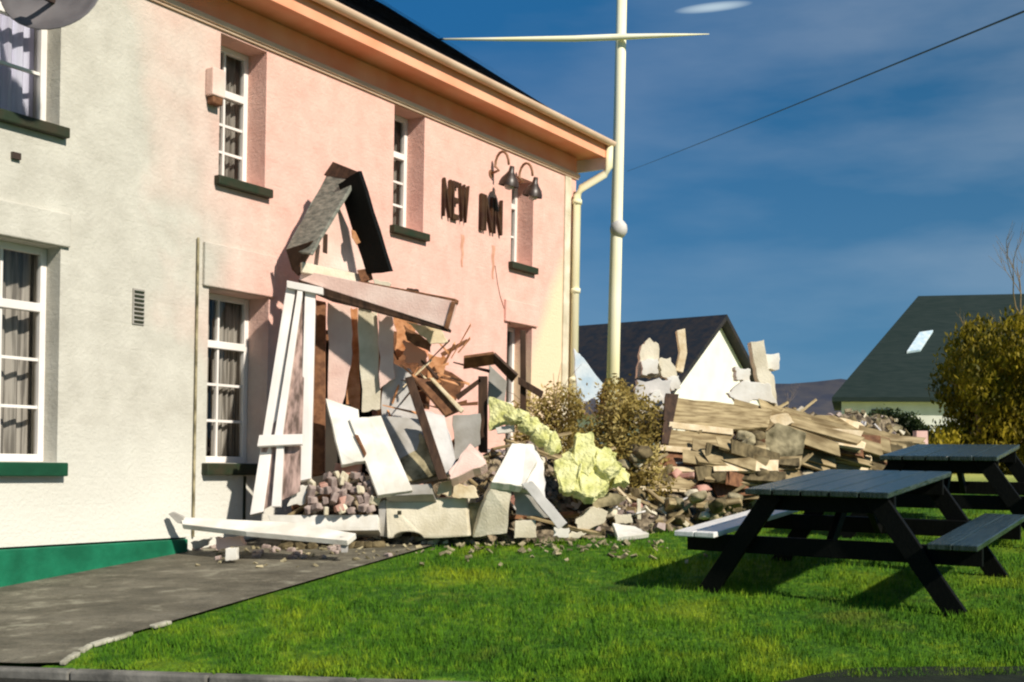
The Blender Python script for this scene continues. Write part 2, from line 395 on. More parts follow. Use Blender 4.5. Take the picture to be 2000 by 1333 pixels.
# ------------------------------------------------------------------ the house (local: x along the facade, -y outwards, z up)
H = empty('white_and_pink_house', (-3.87, 8.89, 0), math.atan2(.8376, .5463))
tag(H, 'two-storey rendered inn, cream left and pink right, its entrance torn open by the crash', 'house')
openings = {  # s0,s1,z0,z1
 'u1': (-.75, .47, 4.27, 5.45), 'u2': (2.13, 2.71, 4.24, 5.54), 'u3': (4.63, 5.17, 4.24, 5.56), 'u4': (6.97, 7.48, 4.20, 5.30),
 'g1': (-.95, .50, 1.63, 3.33), 'g2': (2.04, 2.79, 1.64, 3.22), 'door': (3.15, 4.75, .6, 3.0), 'g4': (6.92, 7.50, 1.65, 3.44)}
def wall_local():
    b = MB(); S = sorted({-3.5, 8.56}|{o[0] for o in openings.values()}|{o[1] for o in openings.values()})
    Zs = sorted({.98, 5.86}|{o[2] for o in openings.values() if o[2] > .98}|{o[3] for o in openings.values()})
    S2 = []
    for i in range(len(S)-1):
        k = max(1, int((S[i+1]-S[i])/.5)); S2 += [S[i]+(S[i+1]-S[i])*j/k for j in range(k)]
    S2.append(S[-1]); S = S2
    for i in range(len(S)-1):
        for j in range(len(Zs)-1):
            cx, cz = (S[i]+S[i+1])/2, (Zs[j]+Zs[j+1])/2
            if any(o[0] < cx < o[1] and o[2] < cz < o[3] for o in openings.values()): continue
            b.quad((S[i], 0, Zs[j]), (S[i+1], 0, Zs[j]), (S[i+1], 0, Zs[j+1]), (S[i], 0, Zs[j+1]))
    for k, (a, c, z0, z1) in openings.items():
        D = .34; z0 = max(z0, .3)
        b.quad((a, 0, z1), (c, 0, z1), (c, D, z1), (a, D, z1))
        b.quad((a, 0, z0), (a, D, z0), (c, D, z0), (c, 0, z0))
        b.quad((a, 0, z0), (a, 0, z1), (a, D, z1), (a, D, z0))
        b.quad((c, 0, z0), (c, D, z0), (c, D, z1), (c, 0, z1))
    # gable ends and back
    b.quad((8.56, 0, 0), (8.56, 7, 0), (8.56, 7, 5.86), (8.56, 3.5, 8.3), (8.56, 0, 5.86))
    b.quad((-3.5, 7, 0), (-3.5, 0, 0), (-3.5, 0, 5.86), (-3.5, 3.5, 8.3), (-3.5, 7, 5.86))
    b.quad((8.56, 7, 0), (-3.5, 7, 0), (-3.5, 7, 5.86), (8.56, 7, 5.86))
    return b
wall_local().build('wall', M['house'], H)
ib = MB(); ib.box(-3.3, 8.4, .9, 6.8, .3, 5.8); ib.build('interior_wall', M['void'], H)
# plinth, with the wall below
pbm = MB(); pbm.box(-3.5, 1.82, -.035, .3, -.3, .965); pbm.build('plinth', M['green'], H, bevel=.008)
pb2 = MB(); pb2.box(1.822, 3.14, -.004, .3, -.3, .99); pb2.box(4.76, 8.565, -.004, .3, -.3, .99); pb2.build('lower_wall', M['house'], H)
# lintel bands
for nm, (a, c, z0, z1), mt_ in (('lintel', (-1.1, .57, 3.335, 3.60), 'house'), ('lintel', (1.96, 2.86, 3.225, 3.62), 'house'), ('lintel', (6.84, 7.60, 3.445, 3.72), 'house')):
    MB().box(a, c, -.035, .1, z0, z1).build(nm, M[mt_], H, bevel=.01)
# sills
for k in ('u1', 'u2', 'u3', 'u4'):
    a, c, z0, z1 = openings[k]; MB().box(a-.05, c+.05, -.07, .20, z0-.085, z0-.002).build('window_sill', M['sill'], H, bevel=.008)
for k in ('g1', 'g2'):
    a, c, z0, z1 = openings[k]; MB().box(a-.05, c+(.05 if k == 'g1' else -.02), -.08, .2, z0-.11, z0-.002).build('window_sill', M['sillgreen' if k == 'g1' else 'sill'], H, bevel=.01)
def window(k, D, cols, rows, trans, fw=.055, cur='curtain', open_vent=False):
    a, c, z0, z1 = openings[k]
    wroot = MB(); y0, y1 = D, D+.06
    wroot.box(a, a+fw, y0, y1, z0, z1).box(c-fw, c, y0, y1, z0, z1)
    wroot.box(a+fw, c-fw, y0, y1, z0, z0+fw*1.1).box(a+fw, c-fw, y0, y1, z1-fw, z1)
    zt = z0+(z1-z0)*trans
    wroot.box(a+fw, c-fw, y0-.008, y1, zt-.035, zt+.035)
    mu = MB(); bw = .012
    for i in range(1, cols):
        x = a+fw+(c-a-2*fw)*i/cols; mu.box(x-bw, x+bw, y0+.012, y1-.01, z0+fw*1.1, zt-.035)
        if not open_vent: mu.box(x-bw, x+bw, y0+.012, y1-.01, zt+.035, z1-fw)
    for j in range(1, rows):
        z = z0+fw+(zt-.035-z0-fw)*j/rows; mu.box(a+fw, c-fw, y0+.016, y1-.014, z-bw, z+bw)
    wf = wroot.build('window', M['upvc'], H, bevel=.006)
    mu.build('glazing_bar', M['upvc'], wf)
    MB().quad((a+fw*.6, D+.036, z0+fw*.6), (c-fw*.6, D+.036, z0+fw*.6), (c-fw*.6, D+.036, z1-fw*.6), (a+fw*.6, D+.036, z1-fw*.6)).build('pane', M['glass'], wf)
    # folded curtains behind
    cb_ = MB(); nfold = int((c-a)/.035)
    yc = max(.375, D+.10)
    for side_ in ((a-.12, a+(c-a)*.49), (a+(c-a)*.51, c+.16)):
        K = 24
        for i in range(K):
            x0 = side_[0]+(side_[1]-side_[0])*i/K; x1 = side_[0]+(side_[1]-side_[0])*(i+1)/K
            ya = yc+.025*math.sin(i*1.9); yb = yc+.025*math.sin((i+1)*1.9)
            cb_.quad((x0, ya, z0+.05), (x1, yb, z0+.05), (x1, yb, z1-.02), (x0, ya, z1-.02))
    cb_.build('curtain', M[cur], wf)
    return wf
window('u1', .17, 3, 2, .99 if False else .72, cur='curtainw')
wv = window('u2', .24, 2, 3, .66)
window('u3', .24, 2, 3, .66); window('u4', .24, 2, 2, .72)
window('g1', .17, 4, 3, .72); window('g2', .26, 2, 3, .70); window('g4', .26, 2, 3, .68)
# small alarm box on the wall at the left of the window
ab = empty('alarm_box', H.matrix_basis @ Vector((2.03, 0, 4.9)), math.atan2(.8376, .5463)); tag(ab, 'small pinkish white box on the wall at the left of the second upper window', 'alarm box')
MB().box(-.075, .075, -.10, -.002, .02, .27).build('housing', M['pinkp'], ab, bevel=.012)
MB().box(-.06, .06, -.09, -.01, -.05, .018).build('lens', M['brown'], ab, bevel=.01)
# eaves: frieze moulding, soffit, fascia, gutter
MB().box(-3.5, 8.60, -.045, -.002, 5.585, 5.64).box(-3.5, 8.6, -.025, -.003, 5.56, 5.583).build('cornice_moulding', M['gutter'], H, bevel=.01)
MB().box(-3.5, 8.56, -.006, -.0015, 5.642, 5.855).build('frieze', M['soffit'], H)
MB().box(-3.7, 8.72, -.36, .3, 5.865, 5.885).build('soffit', M['soffit'], H)
MB().box(-3.7, 8.72, -.385, -.362, 5.84, 6.02).build('fascia', M['soffit'], H, bevel=.004)
gt = MB(); K = 10
for sx_ in (0,):
    prof = [(-.445+.058*math.cos(math.pi+math.pi*i/K), 6.055+.062*math.sin(math.pi+math.pi*i/K)) for i in range(K+1)]
    prof += [(p[0]*1.0+(.006 if i < K/2 else -.006), p[1]+.006) for i, p in reversed(list(enumerate(prof)))]
    gt.poly([(-3.7, y, z) for y, z in prof], (12.47, 0, 0))
gt.build('gutter', M['gutter'], H)
MB().box(8.72, 8.75, -.38, .30, 5.70, 5.98).build('eaves_end_board', M['upvc'], H, bevel=.005)
# roof
pt = math.tan(R(34))
rf = MB()
for i in range(34):          # slate courses
    y0 = -.42+i*.118; y1 = y0+.13; z0 = 6.06+(y0+.42)*pt; z1 = 6.06+(y1+.42)*pt
    n_ = 26
    for j in range(n_):
        x0 = -3.7+12.5*j/n_; x1 = -3.7+12.5*(j+1)/n_-.008; dz_ = random.uniform(-.005, .008)
        rf.quad((x0, y0, z0+.012+dz_), (x1, y0, z0+.012+dz_), (x1, y1, z1+dz_), (x0, y1, z1+dz_))
rf.poly([(-3.7, -.40, 6.02), (-3.7, 3.6, 6.04+4.02*pt-.02), (-3.7, 7.4, 6.02)], (12.5, 0, 0))
rf.build('roof', M['slate'], H)
# downpipe with swan neck at the far corner
dp = MB(); dp.tube([(8.72, -.42, 6.0), (8.72, -.42, 5.72), (8.69, -.37, 5.62), (8.50, -.12, 5.42), (8.47, -.075, 5.32), (8.47, -.075, 1.4)], .052, 12)
for z in (5.2, 4.0, 2.8): dp.tube([(8.47, -.075, z), (8.47, -.075, z+.06)], .066, 12)
tag(dp.build('downpipe', M['pole'], H, smooth=True), 'cream downpipe at the far corner')
MB().box(8.25, 8.40, -.022, .0, 1.2, 5.55).build('corner_pilaster', M['cream'], H)
MB().tube([(1.89, -.02, .98), (1.89, -.02, 3.64)], .012, 6).build('wall_cable', M['stone'], H)
MB().box(2.50, 2.52, -.02, -.002, 1.0, 1.52).build('wall_cable', M['sill'], H)
# vent grille
vg = MB().box(1.20, 1.32, -.012, .0, 2.80, 3.10)
vgo = vg.build('wall_vent', M['grey'], H)
vs_ = MB()
for i in range(8): vs_.box(1.212, 1.308, -.022, -.012, 2.815+i*.036, 2.832+i*.036)
vs_.build('louvre', M['sill'], vgo)
MB().box(.05, .12, -.03, 0, 3.93, 3.98).build('wall_bracket', M['metal'], H)
# door opening frame
MB().box(3.15, 3.24, .05, .2, .6, 3.0).box(4.66, 4.75, .05, .2, .6, 3.0).box(3.24, 4.66, .05, .2, 2.9, 3.0).build('door_frame', M['brown'], H, bevel=.006)
MB().box(3.3, 3.9, .62, .66, .8, 2.9).build('inner_door', M['brown'], H, bevel=.005)
# crack and brown streaks narrowing downwards under the signs
def streak(x0, z0, z1, wd):
    b = MB(); K = 10; prev = None
    for i in range(K+1):
        z = z0+(z1-z0)*i/K; x = x0+.01*math.sin(i*1.3); h = wd*(1-.6*i/K)/2
        cur = ((x-h, -.003, z), (x+h, -.003, z))
        if prev: b.quad(prev[0], prev[1], cur[1], cur[0])
        prev = cur
    b.build('wall_streak', mat('streak_brown', (.50, .23, .14), (.62, .34, .24), 9, .9), H)
streak(5.93, 4.36, 3.98, .07); streak(6.58, 4.34, 3.93, .07)
cr = MB()
pp = [(6.62, 4.1), (6.68, 3.9), (6.74, 3.75), (6.84, 3.6), (6.98, 3.42)]
for a, b_ in zip(pp, pp[1:]): cr.bar((a[0], -.002, a[1]), (b_[0], -.002, b_[1]), .012, .004)
cr.build('crack', M['brown'], H)
# wall-mounted sign letters
def letters(txt, s0, s1, z0, z1, label):
    r_ = empty('sign_lettering', H.matrix_basis @ Vector((s0, -.02, z0)), H.rotation_euler.z)
    tag(r_, label, 'sign', 'sign words on the pink wall')
    wt = {'I': .42, 'W': 1.3, 'N': 1.0, 'E': .85}; tot_ = sum(wt[c] for c in txt); x_c = 0
    for i, ch in enumerate(txt):
        cw = (s1-s0)*wt[ch]/tot_
        cu = bpy.data.curves.new('letter', 'FONT'); cu.body = ch; cu.extrude = .018; cu.offset = .004; cu.size = 1
        tmp = bpy.data.objects.new('tmp', cu); C.objects.link(tmp)
        dg = bpy.context.evaluated_depsgraph_get(); me = bpy.data.meshes.new_from_object(tmp.evaluated_get(dg))
        bpy.data.objects.remove(tmp)
        xs_ = [v.co.x for v in me.vertices]; ys_ = [v.co.y for v in me.vertices]
        sx_ = cw*.84/(max(xs_)-min(xs_)); sy_ = (z1-z0)/(max(ys_)-min(ys_)); mx_, my_ = min(xs_), min(ys_)
        for v in me.vertices: v.co = Vector(((v.co.x-mx_)*sx_+x_c, -v.co.z-.01, (v.co.y-my_)*sy_))
        me.materials.clear(); me.materials.append(M['sign'])
        o = bpy.data.objects.new('letter', me); C.objects.link(o); o.parent = r_; x_c += cw
M['sign'] = mat('sign_letter', (.035, .012, .006), (.06, .03, .012), 8, .6)
bpy.context.view_layer.update()
letters('NEW', 5.50, 6.03, 4.50, 4.94, 'dark letters NEW on the pink wall, left word of the sign')
letters('INN', 6.25, 6.74, 4.48, 4.91, 'dark letters INN on the pink wall, right word below the lamps')

# swan-neck lamps
def lamp(label, s, zt, out):
    base_ = H.matrix_world @ Vector((s, 0, 0))
    r_ = empty('swan_neck_lamp', H.matrix_world @ Vector((s, -.0, zt)), H.rotation_euler.z); tag(r_, label, 'wall lamp', 'swan-neck lamps above the sign')
    arm = [(0, 0, -.06), (0, -.12, -.03)]
    for i in range(9):
        a = math.pi*(i/8); arm.append((0, -out*.62-out*.38*(-math.cos(a))*1.0-.0, .02+.17*math.sin(a)))
    MB().tube(arm, .016, 8).build('arm', M['brass'], r_, smooth=True)
    MB().lathe((0, 0, -.06), [(.0, 0), (.05, 0), (.05, .012), (0, .012)], 14, Matrix.Rotation(R(90), 4, 'X')).build('wall_plate', M['brass'], r_)
    MB().lathe((0, -out, -.24), [(.125, 0), (.12, .04), (.10, .09), (.06, .14), (.035, .18), (.028, .24), (.0, .245)], 20, Matrix.Rotation(R(12), 4, 'X')).build('shade', M['metal'], r_, smooth=True)
    MB().lathe((0, -out-.01, -.29), [(0, 0), (.05, .02), (.06, .05), (.045, .08), (0, .09)], 14).build('bulb', M['greyboard'], r_, smooth=True)
lamp('left one of two dark swan-neck lamps on the pink wall', 6.50, 5.26, .26)
lamp('right one of two dark swan-neck lamps on the pink wall, nearest the corner', 7.04, 5.24, .26)

# satellite dish
dl = H.matrix_world @ Vector((.02, -.55, 4.98))
D_ = empty('satellite_dish', dl, 0); tag(D_, 'grey satellite dish on a bracket above the upper left window', 'satellite dish')
Md = Matrix.Rotation(R(70), 4, 'X') @ Matrix.Scale(.36, 4)
MB().lathe((0, 0, .06), [(0, 0), (.3, .02), (.6, .07), (.85, .15), (1, .22), (1.02, .21), (.86, .13), (.6, .05), (0, -.03)], 30, Md).build('reflector', M['dish'], D_, smooth=True)
MB().bar((0, .02, .02), (-.02, -.32, -.04), .03, .03).build('feed_arm', M['metal'], D_)
MB().box(-.05, .03, -.38, -.28, -.08, .02).build('feed_horn', M['metal'], D_, bevel=.01)
MB().bar((0, .08, .05), (-.42, .4, .2), .035, .035).build('bracket', M['metal'], D_)

# ------------------------------------------------------------------ slabs of debris
def jag(pts, amt, n=5):
    out = []
    for i, p in enumerate(pts):
        q = pts[(i+1) % len(pts)]
        for k in range(n):
            r_ = Vector(p).lerp(Vector(q), k/n)
            if k and amt:
                r_ = r_+Vector((random.uniform(-amt, amt), 0, random.uniform(-amt, amt)))
            out.append(r_)
    return out
def slab(name, label, cat, quad, Ys, th, m, jagg=0, parent=None, bevel=.004, group=None):
    if not isinstance(Ys, (list, tuple)): Ys = [Ys]*len(quad)
    P = [at(q[0], q[1], y) for q, y in zip(quad, Ys)]
    nrm = (P[1]-P[0]).cross(P[2]-P[0])
    if nrm.length < 1e-6: nrm = Vector((0, 1, 0))
    nrm.normalize()
    if nrm.y < 0: nrm = -nrm
    if jagg: P = jag(P, jagg)
    b = MB().poly(P, nrm*th)
    if parent:
        inv = Matrix.Translation(-parent.location)
        b.v = [inv @ v for v in b.v]
        o = b.build(name, m, parent, bevel=bevel)
    else:
        o = b.build(name, m, bevel=bevel, center=True)
    if label: tag(o, label, cat, group)
    return o

# broken porch: gable canopy
pr = empty('porch_gable', at(650, 530, 11.0)); tag(pr, 'small steep slate gable of the broken porch, hanging tilted on the pink wall', 'porch gable')
def pquad(name, q, Ys, th, m, **k): return slab(name, None, None, q, Ys, th, M[m] if isinstance(m, str) else m, parent=pr, **k)
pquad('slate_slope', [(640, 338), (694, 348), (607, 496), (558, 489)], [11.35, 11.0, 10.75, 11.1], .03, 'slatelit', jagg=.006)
pquad('ridge_cap', [(650, 316), (700, 336), (690, 352), (632, 342)], [11.36, 10.98, 11.0, 11.36], .06, 'darkwood')
pquad('shaded_slope', [(700, 334), (762, 531), (716, 536), (660, 360)], [10.9, 10.95, 11.1, 11.05], .05, 'picnic', jagg=.005)  # underside of the right slope, its shade painted as near-black
pquad('gable_panel', [(657, 392), (722, 540), (594, 514)], [11.12, 11.32, 11.02], .04, 'pinkp')
pquad('eaves_end', [(558, 488), (607, 472), (598, 500), (582, 540), (570, 528)], [11.0, 10.8, 10.9, 11.0, 11.05], .04, 'darkwood')
pquad('barge_board', [(656, 392), (648, 398), (583, 520), (592, 520)], [11.02, 11.02, 10.95, 10.95], .02, 'brown')
pquad('slot', [(631, 456), (640, 458), (639, 496), (630, 493)], [10.98, 10.98, 10.96, 10.96], .015, 'darkwood')
pquad('bracket', [(686, 448), (694, 452), (704, 474), (696, 478), (687, 464)], [11.05]*5, .03, 'orange')
pquad('base_board', [(590, 512), (722, 540), (722, 556), (590, 532)], [10.9, 11.2, 11.2, 10.9], .05, 'cream')
pquad('bracket', [(697, 528), (722, 524), (728, 545), (706, 552)], [11.1]*4, .05, 'brown')
# fallen fascia box
fb = empty('porch_beam', at(720, 590, 10.9)); tag(fb, 'long boxed porch beam with pink panel, dropping towards its right end', 'beam')
def fq(name, q, Ys, th, m, **k): return slab(name, None, None, q, Ys, th, M[m], parent=fb, **k)
fq('panel', [(590, 528), (888, 589), (873, 640), (584, 547)], [10.98, 10.56, 10.56, 10.98], .10, 'pinkp')
fq('top_trim', [(700, 548), (890, 584), (889, 592), (700, 554)], [10.83, 10.56, 10.56, 10.83], .09, 'brown')
fq('end_trim', [(882, 588), (890, 590), (875, 644), (867, 640)], [10.55]*4, .13, 'brown')
fq('bottom_trim', [(582, 546), (874, 641), (873, 647), (700, 600), (640, 586), (584, 562)], [10.97, 10.57, 10.57, 10.8, 10.9, 10.97], .12, 'darkwood')
slab('broken_tile', 'flat dark slate lying on top of the porch beam', 'slate', [(795, 562), (818, 566), (816, 574), (790, 572)], 10.75, .08, M['darkwood'], .004)
slab('broken_lath', 'pale lath sticking up behind the middle of the porch beam', 'lath', [(728, 545), (764, 553), (760, 565), (732, 558)], 10.9, .04, M['cream'], .006)

# leaning glazed side frame of the porch
gf = empty('porch_side_window', at(550, 1000, 10.7)); tag(gf, 'leaning white glazed side frame of the wrecked porch', 'window frame')
def gq(name, q, Ys, th, m, **k): return slab(name, None, None, q, Ys, th, M[m], parent=gf, **k)
gq('post', [(560, 556), (578, 560), (514, 1000), (488, 1006)], [10.9, 10.9, 10.4, 10.4], .07, 'upvc')
gq('post', [(596, 560), (616, 565), (607, 935), (584, 940)], [10.9, 10.9, 10.5, 10.5], .07, 'upvc')
gq('mullion', [(582, 560), (592, 560), (551, 850), (536, 850)], [10.86, 10.86, 10.5, 10.5], .05, 'upvc')
gq('mullion', [(540, 872), (554, 872), (548, 990), (530, 990)], [10.48, 10.48, 10.38, 10.38], .05, 'upvc')
gq('rail', [(506, 850), (590, 848), (590, 868), (502, 872)], [10.46, 10.46, 10.44, 10.44], .06, 'upvc')
gq('head', [(560, 548), (630, 562), (630, 576), (560, 562)], [10.84]*4, .08, 'upvc')
gq('pane', [(576, 562), (600, 562), (590, 850), (530, 850)], [10.95, 10.95, 10.56, 10.56], .01, 'net', bevel=0)
gq('pane', [(510, 872), (588, 872), (586, 960), (505, 1000)], [10.54, 10.54, 10.45, 10.44], .01, 'net', bevel=0)
gq('net_curtain', [(572, 570), (604, 570), (594, 850), (536, 850)], [11.05, 11.05, 10.66, 10.66], .01, 'net', bevel=0, jagg=.01)
gq('net_curtain', [(514, 872), (586, 872), (584, 950), (512, 985)], [10.62, 10.62, 10.54, 10.52], .01, 'net', bevel=0)

# torn linings hanging in the broken entrance
T = [
 ('door_post', 'tall dark brown door post beside the white side frame', 'post', [(612, 585), (636, 590), (634, 925), (606, 930)], [11.3, 11.3, 10.9, 10.9], .06, 'brown', 0),
 ('torn_board', 'tall cream plasterboard strip hanging right of the brown post', 'board', [(640, 590), (684, 598), (688, 690), (668, 790), (640, 800)], 11.15, .02, 'pinkp', .012),
 ('torn_board', 'narrow brown lining torn between the cream strips', 'board', [(683, 600), (698, 604), (702, 800), (676, 790)], 11.25, .03, 'orange', .012),
 ('torn_board', 'grey green plasterboard strip in the middle of the entrance', 'board', [(700, 600), (736, 610), (742, 800), (706, 805)], 11.1, .02, 'cream', .014),
 ('torn_board', 'pink strip with ragged foot below the beam', 'board', [(738, 608), (766, 616), (772, 740), (742, 760)], 11.05, .02, 'pinkp', .014),
 ('torn_lining', 'orange torn timber lining under the right half of the beam', 'lining', [(768, 618), (815, 632), (800, 690), (775, 700)], 11.2, .04, 'orange', .02),
 ('torn_lining', 'cream yellow board splayed out under the beam end', 'lining', [(792, 628), (862, 645), (875, 668), (840, 672)], 10.9, .03, 'palewood', .01),
 ('torn_lining', 'dark brown splinter board pointing right under the beam end', 'lining', [(788, 634), (840, 668), (842, 690), (795, 665)], 11.0, .03, 'brown', .012),
 ('torn_lining', 'salmon fragment below the dark splinter board', 'lining', [(788, 664), (838, 682), (832, 716), (790, 708)], 11.1, .03, 'soffit', .02),
 ('broken_lath', 'thin lath poking up to the right against the pink wall', 'lath', [(860, 690), (912, 662), (915, 668), (864, 698)], 11.6, .02, 'brown', 0),
 ('splintered_board', 'orange splintered board right of the entrance', 'board', [(836, 690), (872, 700), (862, 770), (840, 760)], 11.3, .03, 'orange', .02),
 ('splintered_board', 'tan boarding corner tilted above the brown hatch', 'board', [(848, 706), (908, 746), (888, 786), (840, 748)], 11.5, .03, 'brown', .015),
 ('wall_fragment', 'large grey white wall fragment behind the leaning dark post', 'wall fragment', [(744, 700), (800, 720), (820, 800), (830, 860), (745, 850)], 11.15, .08, 'greyboard', .02),
 ('grey_cabinet_panel', 'grey flat panel between the white slab and the dark post', 'panel', [(745, 812), (838, 820), (866, 930), (800, 945)], [10.95, 10.95, 10.6, 10.6], .05, 'grey', 0),
 ('lower_panel', 'brown grey lower panel leaning inside the grey one', 'panel', [(768, 868), (822, 845), (856, 925), (796, 940)], [10.85, 10.85, 10.55, 10.55], .03, 'stone', .01),  # panel in the browner stone material
 ('white_door_leaf', 'bright white door leaf with a dark slot, leaning left of the long white slab', 'door', [(636, 778), (700, 800), (714, 900), (668, 908)], [10.8, 10.8, 10.5, 10.5], .05, 'white', .004),
 ('white_slab', 'long white slab leaning down to the right in front of the door leaf', 'slab', [(682, 818), (744, 812), (806, 958), (738, 968)], [10.7, 10.75, 10.35, 10.35], .06, 'white', .003),
 ('dark_post', 'long dark post leaning across the middle of the rubble', 'post', [(790, 738), (806, 734), (874, 935), (856, 938)], [10.6, 10.6, 10.3, 10.3], .07, 'darkwood', 0),
 ('roof_hatch_frame', 'brown hatch with pale edges tilted right of the dark post', 'hatch', [(806, 736), (842, 742), (898, 800), (870, 812)], [10.8, 10.8, 10.7, 10.7], .05, 'brown', 0),
 ('pale_lath', 'pale lath along the top of the brown hatch', 'lath', [(838, 738), (846, 738), (906, 800), (900, 806)], [10.74, 10.74, 10.65, 10.65], .04, 'palewood', 0),
 ('panel_fragment', 'cream white panel right of the leaning dark post', 'panel', [(822, 800), (868, 812), (896, 920), (866, 930)], [10.7, 10.7, 10.45, 10.45], .04, 'greyboard', .008),
 ('panel_fragment', 'grey brown square panel behind the bird table post', 'panel', [(884, 812), (938, 808), (938, 868), (888, 900)], 10.9, .05, 'grey', .01),
 ('pink_chunk', 'pink plaster chunk with pointed right end low in the rubble', 'plaster chunk', [(876, 920), (918, 866), (944, 892), (950, 906), (880, 936)], [10.35, 10.5, 10.4, 10.35, 10.3], .12, 'pinkp', .008),
 ('pale_slab', 'large pale slab standing tilted, in the centre of the rubble', 'slab', [(1000, 866), (1042, 868), (1050, 900), (1020, 950), (960, 942)], [10.6, 10.65, 10.5, 10.35, 10.3], .08, 'white', .004),
 ('pale_slab', 'grey side slab tucked behind the large tilted pale slab', 'slab', [(1044, 868), (1062, 900), (1066, 975), (1020, 955)], [10.72, 10.7, 10.5, 10.45], .06, 'greyboard', .01),
 ('plaster_wedge', 'yellowish wedge shaped slab standing on the lawn edge', 'slab', [(960, 948), (1000, 945), (990, 1042), (924, 1050), (945, 985)], [10.35, 10.4, 10.45, 10.5, 10.4], .09, 'cream', .006),
 ('grey_fin', 'thin olive grey slab beside the wedge, at its left', 'slab', [(915, 985), (952, 975), (935, 1045), (915, 1048)], 10.55, .05, 'stone', .008),
 ('long_pale_batten', 'pale rib sloping down right from the centre slabs', 'batten', [(1018, 945), (1040, 940), (1108, 1022), (1090, 1034)], [10.35, 10.35, 10.35, 10.35], .06, 'greyboard', .006),
 ('grey_plate', 'grey triangular plate under the pale rib', 'plate', [(1002, 955), (1030, 962), (1072, 1012), (1008, 1005)], 10.5, .04, 'grey', .008),
 ('white_block', 'small white block on the grass under the grey plate', 'block', [(1006, 1018), (1046, 1016), (1048, 1050), (1004, 1052)], 10.45, .14, 'cream', .004),
 ('thin_white_cap', 'short white board lying flat behind the centre slab', 'board', [(968, 836), (1004, 830), (1006, 844), (972, 848)], 10.8, .15, 'white', .004),
 ('low_white_slab', 'low wide white slab under the brick pile', 'slab', [(522, 1006), (738, 1006), (740, 1036), (540, 1040)], [10.42, 10.4, 10.36, 10.4], .25, 'white', .004),
 ('end_block', 'grey plaster end block between the low slab and the big cream block', 'block', [(738, 985), (752, 975), (756, 1050), (742, 1048)], 10.5, .2, 'grey', .004),
 ('grey_board', 'thin grey board lying on top of the big cream block', 'board', [(744, 950), (842, 945), (846, 966), (752, 968)], [10.45, 10.4, 10.35, 10.38], .2, 'grey', .004),
 ('white_chunk', 'white chunk leaning at the left end of the brick pile', 'chunk', [(575, 950), (600, 948), (594, 985), (560, 990)], 10.5, .1, 'white', .01),
 ('yellow_batten', 'yellow splintered timber on the cream block, left piece', 'timber', [(862, 940), (890, 936), (880, 968), (852, 968)], 10.45, .08, 'palewood', .015),
 ('yellow_batten', 'yellow splintered timber on the cream block, right piece', 'timber', [(888, 946), (926, 950), (936, 972), (884, 972)], 10.4, .1, 'palewood', .012),
 ('white_fragment', 'flat white fragment at the right end of the lawn edge rubble', 'fragment', [(1196, 1022), (1240, 1028), (1268, 1042), (1206, 1050)], [10.9, 10.9, 10.7, 10.7], .04, 'white', .006),
 ('white_fragment', 'small pale ring shaped fragment behind the flat white one', 'fragment', [(1200, 1006), (1232, 1004), (1236, 1022), (1202, 1024)], 11.0, .05, 'cream', .008),
 ('white_fragment', 'small upright white fragment left of the picnic tables', 'fragment', [(1244, 975), (1252, 975), (1252, 1015), (1245, 1015)], 11.1, .04, 'cream', .004),
 ('cream_fragment', 'pair of tiny white bits, left one on the lawn edge', 'fragment', [(1082, 1030), (1112, 1032), (1110, 1050), (1080, 1048)], 10.5, .05, 'white', .01),
 ('cream_fragment', 'flat cream bit right of the tiny white bits', 'fragment', [(1116, 1038), (1146, 1042), (1130, 1052), (1108, 1050)], 10.55, .05, 'cream', .01),
 ('olive_boulder', 'olive cream plaster lump with a hole, low on the right', 'plaster lump', [(1124, 1015), (1160, 990), (1188, 1000), (1180, 1022), (1130, 1042)], 10.8, .14, 'cream', .012),
 ('stone_lump', 'grey stone slab leaning over the plaster lump', 'stone', [(1150, 972), (1190, 962), (1226, 970), (1210, 985), (1160, 995)], 10.95, .14, 'stone', .01),
]
def world_slab(t):
    nm, lab, cat, q, Ys, th, m, jg = t
    return slab(nm, lab, cat, q, Ys, th, M[m], jg)
for t in T: world_slab(t)
# details as parts of some of those
for o in list(C.objects):
    if o.name.startswith('white_door_leaf'):
        q = [(692, 848), (700, 850), (716, 885), (712, 892)]
        slab('slot', None, None, q, [10.62, 10.62, 10.5, 10.5], .02, M['brown'], parent=o)
# big cream block with an arch cut in its foot
bb = MB(); arch = []
for i in range(9):
    a = math.pi-math.pi*i/8; arch.append((796+30*math.cos(a), 1052-13*math.sin(a)))
poly2 = [(752, 975), (910, 972), (916, 1048), (852, 1052)]+[p for p in reversed(arch)]+[(756, 1052)]
Pb = [at(x, y, 10.45+(.06 if y < 1000 else 0)) for x, y in poly2]
bo = bb.poly(Pb, (0.08, .35, 0)).build('big_cream_block', M['cream'], bevel=.012, center=True)
tag(bo, 'big rectangular cream block with an arched notch, at the path end', 'block')
slab('bolt_hole', None, None, [(776, 998), (784, 998), (784, 1006), (776, 1006)], 10.44, .01, M['sill'], parent=bo)
